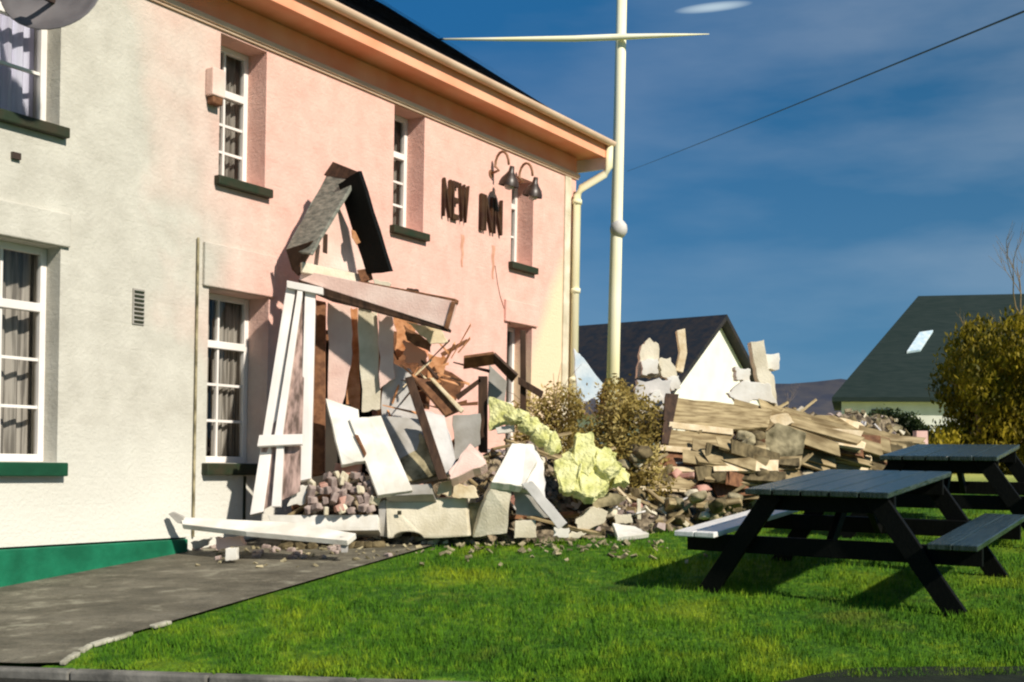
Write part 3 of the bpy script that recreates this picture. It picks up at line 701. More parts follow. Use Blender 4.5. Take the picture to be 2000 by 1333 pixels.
# bird table
bt = empty('bird_table', at(945, 880, 11.0)); tag(bt, 'dark timber bird table with a pitched roof rising from the rubble', 'bird table')
def bq(name, q, Ys, th, m): return slab(name, None, None, q, Ys, th, M[m], parent=bt)
bq('post', [(934, 735), (952, 735), (952, 885), (934, 885)], 11.0, .1, 'darkwood')
bq('roof_board', [(906, 700), (964, 692), (972, 712), (905, 722)], [10.9, 10.85, 11.0, 11.05], .03, 'brown')
bq('roof_board', [(964, 692), (1010, 735), (1000, 748), (960, 706)], [10.85, 10.9, 11.0, 10.98], .03, 'darkwood')
bq('brace', [(890, 772), (938, 738), (940, 746), (894, 782)], 11.0, .05, 'darkwood')
bq('gable_end', [(955, 712), (990, 745), (985, 790), (952, 790)], 11.12, .03, 'grey')
bp = empty('timber_post', at(1020, 820, 11.3)); tag(bp, 'slim dark timber post standing right of the bird table, with a short sloping arm', 'post')
slab('shaft', None, None, [(1016, 645), (1027, 645), (1028, 830), (1016, 830)], 11.3, .08, M['darkwood'], parent=bp)
slab('arm', None, None, [(1012, 736), (1062, 765), (1058, 778), (1012, 750)], 11.25, .06, M['darkwood'], parent=bp)

# orange splinters in the torn right half of the entrance
for i_ in range(26):
    px = random.uniform(745, 900); py = random.uniform(640, 800); dp_ = random.uniform(10.95, 11.2)+max(0, (px-840)*.004)
    a_ = at(px, py, dp_); L_s = random.uniform(.12, .42); th_ = random.uniform(-1.2, 1.3)
    mb = MB(); wd_ = random.uniform(.008, .028)
    mb.bar((0, 0, 0), (math.cos(th_)*L_s, random.uniform(-.15, .1), math.sin(th_)*L_s), wd_, wd_*.6)
    mb.v[-1] += Vector((0, 0, .02))
    o = mb.build('splinter', M[random.choice(['orange', 'orange', 'palewood', 'brown', 'darkwood'])]); o.location = a_
    tag(o, 'thin splinter of torn timber hanging under the broken porch beam', 'splinter', 'splinters under the porch beam')
slab('dark_backing', 'dark board closing the gap behind the orange splinters', 'board', [(742, 640), (800, 650), (845, 720), (838, 800), (748, 800)], 11.5, .03, M['brown'], .015)
# insulation: lumpy blobs
def blob(name, label, cat, pts, m, seed, sub=3, amp=.25, fold=3.0):
    import bmesh
    bm = bmesh.new()
    for (px, py, yy, rx, ry) in pts:
        c = at(px, py, yy); r1 = rx*yy/F; r2 = ry*yy/F
        res = bmesh.ops.create_icosphere(bm, subdivisions=sub, radius=1)
        for v in res['verts']:
            d = v.co.copy(); n_ = noise.noise(d*fold*.6+Vector((seed+px, py, 0)))*amp*2+noise.noise(d*fold*2+Vector((seed, px, py)))*amp
            v.co = Vector((d.x*r1, d.y*r1*.8, d.z*r2))*(1+n_)+c
    me = bpy.data.meshes.new(name); bm.to_mesh(me); bm.free(); me.materials.append(M[m])
    ctr = sum((v.co for v in me.vertices), Vector())/len(me.vertices)
    for v in me.vertices: v.co -= ctr
    o = bpy.data.objects.new(name, me); C.objects.link(o); o.location = ctr
    return tag(o, label, cat)
slab('insulation_sheet', 'pale yellow green insulation sheet behind the bird table post', 'insulation', [(955, 775), (1000, 790), (1022, 830), (985, 830), (955, 842)], 10.95, .06, M['insul'], .012)
blob('insulation_roll', 'yellow insulation roll sloping down to the right from the bird table', 'insulation', [(1010, 815, 10.8, 24, 16), (1035, 834, 10.75, 24, 18), (1060, 852, 10.7, 22, 20), (1078, 868, 10.68, 16, 22)], 'insul', 1, amp=.18)
blob('insulation_clump', 'big crumpled heap of bright yellow insulation in the middle right of the rubble', 'insulation', [(1140, 905, 11.05, 34, 36), (1175, 908, 11.05, 32, 26), (1112, 925, 10.95, 26, 26), (1150, 940, 10.95, 40, 22)], 'insul', 2, sub=4, amp=.22, fold=6)
IN_ = [('upright torn insulation batt at the top of the yellow heap', [(1122, 850), (1158, 846), (1165, 900), (1150, 930), (1112, 905)], [10.8, 10.85, 10.7, 10.65, 10.7]),
 ('insulation batt folded over to the right on the yellow heap', [(1160, 872), (1196, 876), (1216, 910), (1196, 926), (1158, 905)], [10.85, 10.9, 10.7, 10.6, 10.7]),
 ('insulation batt slumped at the left foot of the yellow heap', [(1082, 905), (1110, 880), (1136, 915), (1122, 965), (1090, 955)], [10.7, 10.75, 10.65, 10.55, 10.55]),
 ('insulation batt lying in front of the yellow heap', [(1128, 920), (1176, 914), (1190, 948), (1160, 972), (1122, 962)], [10.7, 10.75, 10.6, 10.5, 10.55]),
 ('small insulation tuft at the right end of the yellow heap', [(1196, 905), (1222, 915), (1230, 945), (1200, 945)], [10.9, 10.95, 10.85, 10.8])]
for lb, q, ys_ in IN_: slab('insulation_batt', lb, 'insulation', q, ys_, .09, M['insul'], .028, bevel=.02)

# ------------------------------------------------------------------ rubble heap
def heap_h(X, Y):
    # front edge of the heap in plan and its height above ground
    pts = [(-2.15, 10.45, 0), (-1.8, 10.5, .35), (-1.0, 10.6, .6), (-.2, 10.6, .7), (.5, 10.75, .60), (1.2, 11.0, .50), (2.0, 11.5, .80), (3.0, 12.4, .85), (4.0, 13.2, .80), (5.0, 14.2, .72), (5.6, 15, 0)]
    if X < pts[0][0] or X > pts[-1][0]: return -.1
    for a, b in zip(pts, pts[1:]):
        if a[0] <= X <= b[0]:
            f = (X-a[0])/(b[0]-a[0]); y0 = a[1]*(1-f)+b[1]*f; hh = a[2]*(1-f)+b[2]*f; break
    t = Y-y0
    if t < 0: return -.1
    e_ = min(1, t/.8)
    k = 1 if t < 1.4 else max(0, 1-(t-1.4)/1.6)
    return hh*e_*k*(1+.35*noise.noise(Vector((X*2.5, Y*2.5, 1))))+.08*noise.noise(Vector((X*9, Y*9, 2)))*e_
b = MB(); hx = fr(-2.3, 5.8, .06); hy = fr(10.3, 17.2, .06); ix = {}
for j, y in enumerate(hy):
    for i, x in enumerate(hx):
        h = heap_h(x, y)
        b.v.append(Vector((x, y, ground(x, y)+h+random.uniform(-.02, .02))))
W_ = len(hx)
for j in range(len(hy)-1):
    for i in range(W_-1):
        if max(heap_h(hx[i], hy[j]), heap_h(hx[i+1], hy[j+1])) < 0: continue
        a = j*W_+i; b.f.append((a, a+1, a+W_+1, a+W_))
M['rub'] = mat('rubble', (.055, .042, .028), (.30, .24, .16), 13, .95, 1, 18, lo=.42, hi=.62, bdist=.05)
tag(b.build('rubble_heap', M['rub']), 'heap of fine mortar, earth and smashed masonry along the lawn', 'rubble', kind='stuff')
fm = MB(); 
def frag(mbx, x, y, z, s, asp=(1, 1, 1)):
    Mx = Matrix.Translation((x, y, z)) @ Matrix.Rotation(random.uniform(0, 6), 4, 'Z') @ Matrix.Rotation(random.uniform(-.8, .8), 4, 'X') @ Matrix.Rotation(random.uniform(-.8, .8), 4, 'Y')
    n = len(mbx.v); mbx.box(-s*asp[0], s*asp[0], -s*asp[1], s*asp[1], -s*asp[2], s*asp[2], Mx)
    for k in range(n, len(mbx.v)): mbx.v[k] = mbx.v[k]+Vector((random.uniform(-1, 1), random.uniform(-1, 1), random.uniform(-1, 1)))*s*.3
fms = {k: MB() for k in ('palebrick', 'cream', 'stone', 'darkstone', 'wood')}
k_ = 0
while k_ < 2600:
    x = random.uniform(-2.1, 5.5); y = random.uniform(10.3, 15.5); h = heap_h(x, y)
    if h < .0: continue
    key = random.choice(['palebrick', 'cream', 'stone', 'stone', 'darkstone', 'wood'])
    frag(fms[key], x, y, ground(x, y)+h+.01, random.uniform(.012, .035), (random.uniform(.8, 2.2), random.uniform(.6, 1.4), random.uniform(.4, 1))); k_ += 1
words = {'palebrick': 'brick crumbs', 'cream': 'cream plaster crumbs', 'stone': 'stone chips', 'darkstone': 'dark stone chips', 'wood': 'splintered wood scraps'}
for k, q in fms.items(): tag(q.build('debris_fragments', M[k]), words[k]+' scattered all over the rubble heap', 'debris', kind='stuff')
# individual bricks
brick_src = {}
def brick_mesh(key, dims):
    mb = MB(); frag(mb, 0, 0, 0, 1, dims)
    mb = MB(); mb.box(-dims[0], dims[0], -dims[1], dims[1], -dims[2], dims[2])
    for i in range(len(mb.v)): mb.v[i] += Vector((random.uniform(-1, 1), random.uniform(-1, 1), random.uniform(-1, 1)))*.008
    me = bpy.data.meshes.new('brick'); me.from_pydata([tuple(v) for v in mb.v], [], mb.f); me.materials.append(M[key]); return me
def rock_mesh(key, dims):
    import bmesh
    bm = bmesh.new(); bmesh.ops.create_icosphere(bm, subdivisions=1, radius=1); sd = random.uniform(0, 99)
    for v in bm.verts:
        n_ = 1+.55*noise.noise(v.co*1.1+Vector((sd, 0, 0)))+.25*noise.noise(v.co*2.7+Vector((0, sd, 0)))
        c_ = v.co*n_; v.co = Vector((max(-.8, min(.8, c_.x))*dims[0]*1.25, max(-.8, min(.8, c_.y))*dims[1]*1.25, max(-.7, min(.7, c_.z))*dims[2]*1.35))
    me = bpy.data.meshes.new('rock'); bm.to_mesh(me); bm.free(); me.materials.append(M[key]); return me
def scatter(name, label, cat, group, key, dims, spots, rotmax=.6):
    meshes = [(rock_mesh if name in ('stone', 'masonry_block') else brick_mesh)(key, [d*random.uniform(.8, 1.1) for d in dims]) for _ in range(3)]
    for (x, y, dz_) in spots:
        o = bpy.data.objects.new(name, random.choice(meshes)); C.objects.link(o)
        o.location = (x, y, ground(x, y)+max(heap_h(x, y), 0)+dz_)
        o.rotation_euler = (random.uniform(-rotmax, rotmax), random.uniform(-rotmax, rotmax), random.uniform(0, 6.28))
        bv = o.modifiers.new('bevel', 'BEVEL'); bv.width = .008; bv.segments = 1
        tag(o, label, cat, group)
sp_ = []
for _ in range(52):
    px = random.uniform(596, 742); yy = random.uniform(10.42, 10.8); p = at(px, 1000, yy); sp_.append((p.x, p.y, random.uniform(.0, .30)*(yy-10.3)+.03))
# the brick pile has its own courses so that it reads as a broken piece of wall
for r_ in range(5):
    for c_ in range(8):
        if r_ == 4 and c_ in (0, 1, 7): continue
        p = at(606+c_*17+(r_ % 2)*8+random.uniform(-5, 5), 994-r_*16+random.uniform(-5, 5), 10.36+r_*.05+random.uniform(0, .05))
        o = None
        if r_ == 0 and c_ == 0: bm_list = [brick_mesh('palebrick', (random.uniform(.02,.034), .05, random.uniform(.026,.045))) for _ in range(5)]+[brick_mesh('brick', (.032, .05, .03)), brick_mesh('cream', (.022, .05, .04))]
        o = bpy.data.objects.new('brick', random.choice(bm_list)); C.objects.link(o); o.location = p
        o.rotation_euler = (random.uniform(-.4, .4), random.uniform(-.45, .45), random.uniform(-.8, .8))
        bv = o.modifiers.new('bevel', 'BEVEL'); bv.width = .006; bv.segments = 1
        tag(o, 'small brick in the pinkish brick pile above the low white slab', 'brick', 'bricks piled above the low white slab')
slab('brick_slab', 'reddish lump of bricks still mortared together on the brick pile', 'brick lump', [(655, 905), (705, 908), (706, 930), (650, 932)], 10.6, .1, M['brick'], .01)
def rs(n, x0, x1, d0, d1):
    out = []
    while len(out) < n:
        x = random.uniform(x0, x1); y = random.uniform(10.4, 15)
        h = heap_h(x, y)
        if h > .05: 
            # keep near the front
            if heap_h(x, y-d1) < 0 or random.random() < .25: out.append((x, y, random.uniform(0, .04)))
    return out
scatter('brick', 'loose red brown brick tumbled on the rubble heap', 'brick', 'loose bricks on the heap', 'brick', (.1, .05, .033), rs(26, -1.2, 2.2, 0, .8))
scatter('masonry_block', 'broken pale masonry block tumbled on the rubble heap', 'block', 'pale masonry blocks on the heap', 'cream', (.10, .07, .06), rs(30, -.6, 3.5, 0, .9))
scatter('stone', 'dark rough stone lying in the rubble heap', 'stone', 'dark stones on the heap', 'darkstone', (.11, .09, .07), rs(44, .6, 4.5, 0, .8))
# shade of the hollow behind the leaning stone, put in as a dark sheet
slab('dark_backing', 'dark sheet standing for the shade in the hollow behind the plaster lump', 'board', [(1120, 1000), (1170, 962), (1205, 958), (1215, 975), (1140, 1020)], 11.05, .05, M['void'], .015)

# ------------------------------------------------------------------ collapsed timber section on the right
cp = empty('collapsed_timber_wall', at(1350, 960, 11.6)); tag(cp, 'collapsed boarded timber section with pale battens, leaning in the right of the rubble', 'timber section')
def cq(name, q, Ys, th, m, **k): return slab(name, None, None, q, Ys, th, M[m], parent=cp, **k)
cq('boarding', [(1318, 776), (1508, 800), (1500, 835), (1432, 838), (1305, 826)], [12.3, 12.6, 12.4, 12.2, 12.1], .04, 'wood', jagg=.01)
cq('boarding', [(1306, 838), (1434, 848), (1418, 880), (1292, 872)], [12.0, 12.2, 12.0, 11.9], .04, 'wood', jagg=.01)
cq('boarding', [(1292, 884), (1416, 890), (1386, 914), (1280, 912)], [11.85, 12.0, 11.8, 11.7], .04, 'brown', jagg=.01)
cq('boarding', [(1275, 920), (1384, 922), (1345, 956), (1262, 952)], [11.7, 11.8, 11.6, 11.5], .04, 'wood', jagg=.012)
for q, ys_ in (([(1308, 824), (1432, 838), (1432, 850), (1306, 836)], [12.0, 12.15, 12.15, 12.0]), ([(1290, 870), (1416, 880), (1416, 892), (1288, 880)], [11.8, 11.95, 11.95, 11.8]),
               ([(1262, 910), (1384, 914), (1384, 924), (1262, 918)], [11.65, 11.8, 11.8, 11.65]), ([(1250, 950), (1340, 954), (1340, 962), (1250, 958)], [11.5, 11.6, 11.6, 11.5])):
    cq('batten', q, ys_, .08, 'palewood')
cq('end_post', [(1300, 768), (1326, 770), (1306, 868), (1292, 866)], [12.2, 12.2, 11.9, 11.9], .08, 'darkwood')
slab('broken_timber', 'squat grey brown timber block with lit pale top between the boarding and the planks', 'timber', [(1494, 846), (1520, 826), (1575, 846), (1568, 888), (1510, 900), (1490, 888)], 12.6, .18, M['stone'], .006)
slab('broken_timber', 'pale rough lump on top of the squat timber block', 'timber', [(1500, 812), (1540, 808), (1552, 826), (1515, 836)], 12.7, .15, M['palewood'], .012)
PL = [('long pale plank sloping from the squat block towards the far table', [(1572, 855), (1690, 868), (1690, 880), (1570, 868)], 'palewood'),
      ('upper tan plank sloping right, behind the long pale plank', [(1550, 815), (1650, 838), (1648, 850), (1555, 838)], 'wood'),
      ('tan plank crossing the top of the right pile', [(1560, 812), (1630, 812), (1700, 850), (1640, 845)], 'wood'),
      ('pale plank running down to the rear picnic table', [(1620, 812), (1680, 825), (1745, 875), (1725, 880)], 'palewood'),
      ('brown board low under the long pale plank', [(1560, 880), (1640, 880), (1600, 905), (1540, 905)], 'brown'),
      ('dark olive board at the left foot of the right pile', [(1490, 892), (1560, 900), (1545, 915), (1480, 905)], 'darkstone'),
      ('cream board end standing at the right end of the pile', [(1690, 848), (1722, 856), (1718, 892), (1690, 888)], 'palewood')]
for i, (lb, q, m) in enumerate(PL): slab('plank', lb, 'plank', q, [13.0+i*.08+(p[0]-1550)*.003 for p in q], .06, M[m], .006)
# stones stacked right of the boarding, lit tops
st = []
stm = [rock_mesh('stone', (.10, .08, .06)) for _ in range(3)]+[rock_mesh('darkstone', (.10, .09, .07)) for _ in range(3)]+[rock_mesh('cream', (.06, .05, .045))]+[brick_mesh('wood', (.16, .04, .035)) for _ in range(2)]
for (x0, x1, y0, y1, Yd, n) in ((1434, 1500, 850, 892, 12.3, 9), (1400, 1500, 920, 945, 11.9, 9), (1290, 1460, 972, 1015, 11.35, 24), (1205, 1262, 880, 935, 11.6, 8)):
    for _ in range(n):
        p = at(random.uniform(x0, x1), random.uniform(y0, y1), Yd+random.uniform(-.15, .15))
        o = bpy.data.objects.new('rough_stone', random.choice(stm)); C.objects.link(o); o.location = p
        o.rotation_euler = (random.uniform(-.5, .5), random.uniform(-.5, .5), random.uniform(0, 6))
        bv = o.modifiers.new('bevel', 'BEVEL'); bv.width = .015; bv.segments = 2
        tag(o, 'rough stone in the tumbled stones beside the boarded timber section', 'stone', 'stones beside the boarded timber section')
# splintered laths all through the heap
lath_src = {}
for key, dims in (('palewood', (.30, .014, .010)), ('wood', (.38, .022, .014)), ('brown', (.34, .028, .018)), ('greyboard', (.16, .06, .008))):
    l_ = []
    for _ in range(4):
        mb = MB(); K = random.uniform(.5, 1.2)
        mb.poly([(-dims[0]*K, -dims[1], 0), (dims[0]*K*.7, -dims[1], 0), (dims[0]*K, -dims[1]*.2, 0), (dims[0]*K*.8, dims[1]*.4, 0), (dims[0]*K*.92, dims[1], 0), (-dims[0]*K*.9, dims[1], 0), (-dims[0]*K*1.06, dims[1]*.1, 0)], (0, 0, dims[2]*2))
        me = bpy.data.meshes.new('lath'); me.from_pydata([tuple(v) for v in mb.v], [], mb.f); me.materials.append(M[key]); l_.append(me)
    lath_src[key] = l_
LL = {'palewood': ('splintered_lath', 'pale splintered lath sticking out of the rubble heap', 'lath', 'pale laths in the rubble'), 'wood': ('broken_batten', 'weathered tan batten snapped off in the rubble heap', 'batten', 'tan battens in the rubble'),
      'brown': ('broken_joist', 'brown broken joist piece jammed in the rubble heap', 'joist', 'brown joist pieces in the rubble'), 'greyboard': ('board_scrap', 'grey white scrap of board lying in the rubble heap', 'board', 'board scraps in the rubble')}
def put(key, p, tiltmax):
    o = bpy.data.objects.new(LL[key][0], random.choice(lath_src[key])); C.objects.link(o); o.location = p
    o.rotation_euler = (random.uniform(-.6, .6), random.uniform(-tiltmax, tiltmax), random.uniform(-.7, .7)); tag(o, *LL[key][1:])
n_ = 0
while n_ < 110:
    x = random.uniform(-1.9, 4.6); y = random.uniform(10.5, 14.6); h = heap_h(x, y)
    if h < .05 or (heap_h(x, y-.9) > 0 and random.random() < .6): continue
    put(random.choice(['palewood', 'wood', 'wood', 'brown', 'greyboard', 'greyboard']), (x, y, ground(x, y)+h+random.uniform(.02, .12)), .9); n_ += 1
# layered planks: the right pile running down behind the tables
pk = []
for key in ('wood', 'wood', 'palewood', 'brown', 'darkstone'):
    for _ in range(2):
        mb = MB(); L2 = random.uniform(.45, .8); mb.box(-L2, L2, -.07, .07, -.018, .018)
        for k in range(8): mb.v[k] += Vector((random.uniform(-.05, .05), 0, random.uniform(-.006, .006)))
        me = bpy.data.meshes.new('plank'); me.from_pydata([tuple(v) for v in mb.v], [], mb.f); me.materials.append(M[key]); pk.append(me)
for i in range(58):
    t = random.random(); px = 1525+t*215; top_ = 818+t*38
    p = at(px, random.uniform(top_, top_+75), 12.7+t*1.0+random.uniform(-.1, .2))
    o = bpy.data.objects.new('loose_plank', random.choice(pk)); C.objects.link(o); o.location = p
    o.rotation_euler = (random.uniform(.5, 1.5), random.uniform(.02, .32), random.uniform(-.25, .45))
    tag(o, 'loose weathered plank in the long right pile behind the picnic tables', 'plank', 'planks in the long right pile')
for i in range(26):
    p = at(random.uniform(1395, 1495), random.uniform(880, 965), 11.9+random.uniform(-.15, .1))
    o = bpy.data.objects.new('loose_plank', random.choice(pk)); C.objects.link(o); o.location = p; o.scale = (.55, 1, 1)
    o.rotation_euler = (random.uniform(.6, 1.5), random.uniform(-.1, .35), random.uniform(-.5, .5))
    tag(o, 'short broken plank piled below the boarded timber section', 'plank', 'short planks below the boarded section')
# crumbs thrown out on to the grass and the path
cm = MB()
for _ in range(170):
    x = random.uniform(-2.6, 1.7); y = 10.55-abs(random.gauss(0, .45))
    if y < 9.0: continue
    frag(cm, x, y, ground(x, y)+.03, random.uniform(.006, .02), (1.6, 1, .4))
tag(cm.build('debris_fragments', M['stone']), 'buff crumbs of plaster thrown out on the path and lawn edge', 'debris', kind='stuff')
# white pieces standing above the timber section
WP_ = [
 ('white_sheet', 'bright white crumpled sheet on the boarded timber section', 'sheet', [(1420, 768), (1450, 745), (1500, 748), (1518, 790), (1490, 782), (1440, 788)], 12.9, .05, 'white', .012),
 ('white_sheet', 'white block end above the crumpled sheet', 'block', [(1436, 716), (1466, 722), (1466, 746), (1438, 742)], 13.0, .12, 'white', .008),
 ('broken_pier', 'cream yellow broken pier with a slanting foot, tallest on the right', 'pier', [(1466, 668), (1492, 664), (1500, 720), (1512, 735), (1520, 795), (1500, 790), (1478, 732)], 13.1, .12, 'cream', .006),
 ('broken_pier', 'square white stub beside the slanting pier', 'stub', [(1494, 692), (1522, 690), (1522, 722), (1500, 722)], 13.2, .12, 'white', .006),
 ('broken_pier', 'rounded cream yellow broken block against the dark roof', 'block', [(1244, 738), (1252, 680), (1268, 660), (1286, 672), (1290, 735)], 13.0, .14, 'cream', .008),
 ('white_chunk', 'white chunk in front of the rounded cream block', 'chunk', [(1252, 705), (1284, 700), (1286, 730), (1254, 732)], 12.9, .1, 'white', .01),
 ('white_chunk', 'cream chunk right of the rounded block, with white edge', 'chunk', [(1288, 700), (1310, 698), (1322, 730), (1318, 752), (1292, 734)], 12.95, .1, 'cream', .01),
 ('white_chunk', 'small white chunk beside the end post of the timber section', 'chunk', [(1302, 738), (1326, 734), (1330, 758), (1312, 764)], 12.8, .1, 'white', .008),
 ('bent_batten', 'thin bent yellow batten standing up against the dark roof', 'batten', [(1322, 646), (1338, 642), (1342, 690), (1334, 728), (1320, 724), (1328, 688)], 13.0, .05, 'palewood', 0),
 ('plaster_pile', 'tall pale green plaster slab left of the timber section', 'slab', [(1244, 742), (1312, 742), (1308, 800), (1296, 862), (1262, 850), (1240, 790)], 12.4, .12, 'greyboard', .016),
 ('white_chunk', 'white patch chunk low on the pale green slab', 'chunk', [(1255, 776), (1290, 762), (1296, 790), (1262, 800)], 12.3, .1, 'white', .012),
 ('white_chunk', 'cream chunk below the pale green slab', 'chunk', [(1236, 800), (1262, 795), (1268, 825), (1240, 830)], 12.2, .1, 'cream', .012),
 ('blue_white_sheet', 'pale blue white sheet leaning beside the downpipe', 'sheet', [(1120, 680), (1140, 700), (1178, 750), (1170, 790), (1130, 790)], 14.0, .05, 'bluew', .008),
 ('white_chunk', 'white chunk at the foot of the blue white sheet', 'chunk', [(1136, 784), (1164, 780), (1168, 808), (1142, 812)], 13.6, .1, 'white', .012)]
M['bluew'] = mat('blue_white', (.45, .60, .70), (.70, .78, .80), 5, .7, .3, 30)
WP_ = [t[:5]+(t[5]+.07, t[6], t[7]*1.6) for t in WP_]
for t in WP_: world_slab(t)

# ------------------------------------------------------------------ debris on the path
lg = empty('fallen_gutter_board', at(500, 1040, 10.0)); tag(lg, 'long white board lying raised off the path with a mitred left end', 'board')
def lq(name, q, Ys, th, m): return slab(name, None, None, q, Ys, th, M[m], parent=lg)
lq('board', [(352, 1010), (560, 1020), (695, 1042), (678, 1056), (480, 1038), (356, 1024)], [10.2, 10.0, 9.75, 9.65, 9.75, 10.1], .05, 'white')
lq('end_cap', [(328, 1004), (338, 1000), (358, 1010), (360, 1024), (346, 1022)], 10.15, .05, 'grey')
lq('foot', [(664, 1048), (680, 1050), (678, 1080), (666, 1080)], 9.7, .05, 'grey')
slab('small_white_block', 'small white block standing on the path under the long board', 'block', [(440, 1072), (462, 1070), (462, 1094), (440, 1096)], 9.72, .08, M['white'], .004)
slab('white_lath', 'short white lath lying flat on the path in front of the small block', 'lath', [(422, 1100), (496, 1102), (500, 1110), (420, 1108)], [9.8, 9.8, 9.62, 9.62], .02, M['white'], .003)
slab('buff_fragment', 'pinkish buff fragment under the long board near the wall', 'fragment', [(420, 1050), (470, 1048), (476, 1066), (424, 1076)], 10.0, .12, M['pinkp'], .012)
slab('grey_tile', 'dull grey tile leaning at the wall foot on the path', 'tile', [(372, 1060), (412, 1050), (404, 1066), (380, 1074)], 10.3, .06, M['grey'], .008)
sp_ = []
for _ in range(26):
    p = at(random.uniform(370, 760), random.uniform(1048, 1062), 10.2); y = random.uniform(9.9, 10.6); sp_.append((p.x*y/10.2, y, .035))
scatter('brick_fragment', 'small buff fragment scattered on the path below the long white board', 'fragment', 'small fragments on the path', 'palebrick', (.04, .03, .022), sp_, .3)
scatter('masonry_block', 'dark broken block lying behind the path fragments, under the low white slab', 'block', 'dark blocks under the low slab', 'darkstone', (.07, .06, .045), [(at(px, 1040, 10.45).x, 10.45, .04) for px in (560, 585, 610, 690, 705, 722, 738)], .3)

# ------------------------------------------------------------------ picnic tables
def picnic(label, loc, rz, Ltop=1.83):
    r_ = empty('picnic_table', loc, rz); r_.rotation_euler = (R(4.5), R(-1.0), rz)
    # tilt with the slope of the lawn, expressed in world axes
    Mt = Matrix.Rotation(.065, 4, 'X') @ Matrix.Rotation(-.04, 4, 'Y') @ Matrix.Rotation(rz, 4, 'Z')
    r_.rotation_euler = Mt.to_euler()
    tag(r_, label, 'picnic table', 'picnic tables on the lawn')
    mb = MB()
    for i in range(5): x = -.483+i*.1935; mb.box(x, x+.180, -Ltop/2+random.uniform(-.006, .006), Ltop/2, .722, .762)
    mb.build('table_top', M['topwood'], r_, bevel=.006)
    for s_ in (-1, 1):
        mb = MB()
        for i in range(2): x = s_*.86-.15+i*.152; mb.box(x, x+.147, -Ltop/2, Ltop/2, .412, .450)
        mb.build('seat', M['benchwood' if s_ < 0 and 'front' in label else 'topwood'], r_, bevel=.006)  # left seat of the front table takes the sky-lit colour
        for y in (-Ltop/2+.17, Ltop/2-.17):
            MB().bar((s_*.34, y, .72), (s_*.86, y, -.03), .045, .13, Vector((1, 0, 0))).build('leg', M['picnic'], r_, bevel=.004)
    for y in (-Ltop/2+.17, Ltop/2-.17):
        yy = y+(.05 if y < 0 else -.05)
        MB().box(-1.0, 1.0, yy-.022, yy+.022, .29, .412).build('seat_bearer', M['picnic'], r_, bevel=.004)
        MB().box(-.46, .46, yy-.022, yy+.022, .60, .722).build('top_bearer', M['picnic'], r_, bevel=.004)
        MB().bar((0, yy*.92, .33), (0, yy*.25, .68), .045, .09).build('brace', M['picnic'], r_, bevel=.004)
    return r_
def onlawn(x, y): return (x, y, ground(x, y))
picnic('dark picnic table at the front of the lawn with a pale left bench', onlawn(2.506, 8.536), -.562)
picnic('dark picnic table farther back at the right edge of the lawn', onlawn(4.10, 10.9), -.5)

# ------------------------------------------------------------------ pole
PY = 17.5; bx_ = at(1196, 740, PY); bz_ = ground(bx_.x, PY)
pl = empty('flagpole', (bx_.x, PY, bz_)); tag(pl, 'tall cream flagpole with a thin tapering bar across it, rising behind the rubble', 'flagpole')
top = at(1216, -60, PY)
dx = (top.x-bx_.x)
MB().tube([(0, 0, 0), (dx*.35, 0, (top.z-bz_)*.35), (dx*.7, 0, (top.z-bz_)*.7), (dx, 0, top.z-bz_+.8)], [.100, .093, .083, .075], 16).build('mast', M['pole'], pl, smooth=True)
q = at(1208, 448, PY)-Vector((bx_.x, PY, bz_))
MB().lathe(q+Vector((0, -.02, -.13)), [(0, 0), (.08, .01), (.125, .08), (.13, .13), (.12, .19), (.07, .25), (0, .26)], 18).build('cleat_box', M['greyboard'], pl, smooth=True)
y0_ = at(832, 77, PY); y1_ = at(1385, 67, PY); ym = at(1205, 73, PY-.15)
def rel(p): return p-Vector((bx_.x, PY, bz_))
MB().tube([rel(at(832, 77, PY-.15)), rel(at(980, 77, PY-.15)), rel(at(1120, 76, PY-.15)), rel(at(1205, 73, PY-.15)), rel(at(1290, 70, PY-.15)), rel(at(1385, 67, PY-.15))], [.008, .028, .044, .047, .031, .005], 10).build('tapered_bar', M['pole'], pl, smooth=True)  # thin bar across the mast, tapering to both ends

# ------------------------------------------------------------------ far houses
def far_house(name, label, cat, org, rz, L_, W__, he, hr, wm_, rm, extra=None, over=.3):
    r_ = empty(name, org, rz); tag(r_, label, cat)
    b = MB(); b.box(0, L_, 0, W__, -1.2, he)
    b.poly([(0, 0, he), (0, W__, he), (0, W__/2, hr)], (L_, 0, 0)); b.build('wall', M[wm_], r_)
    rr = MB(); k = (hr-he)/(W__/2); th = .16
    for sgn in (0, 1):
        y_e = -over if not sgn else W__+over; z_e = he-over*k
        a = (-over, y_e, z_e+.02); t_ = (-over, W__/2, hr+.02)
        pts = [Vector(a), Vector(t_), Vector(t_)+Vector((0, 0, th)), Vector(a)+Vector((0, 0, th))]
        rr.poly(pts, (L_+2*over, 0, 0))
    rr.build('roof', M[rm], r_)
    return r_
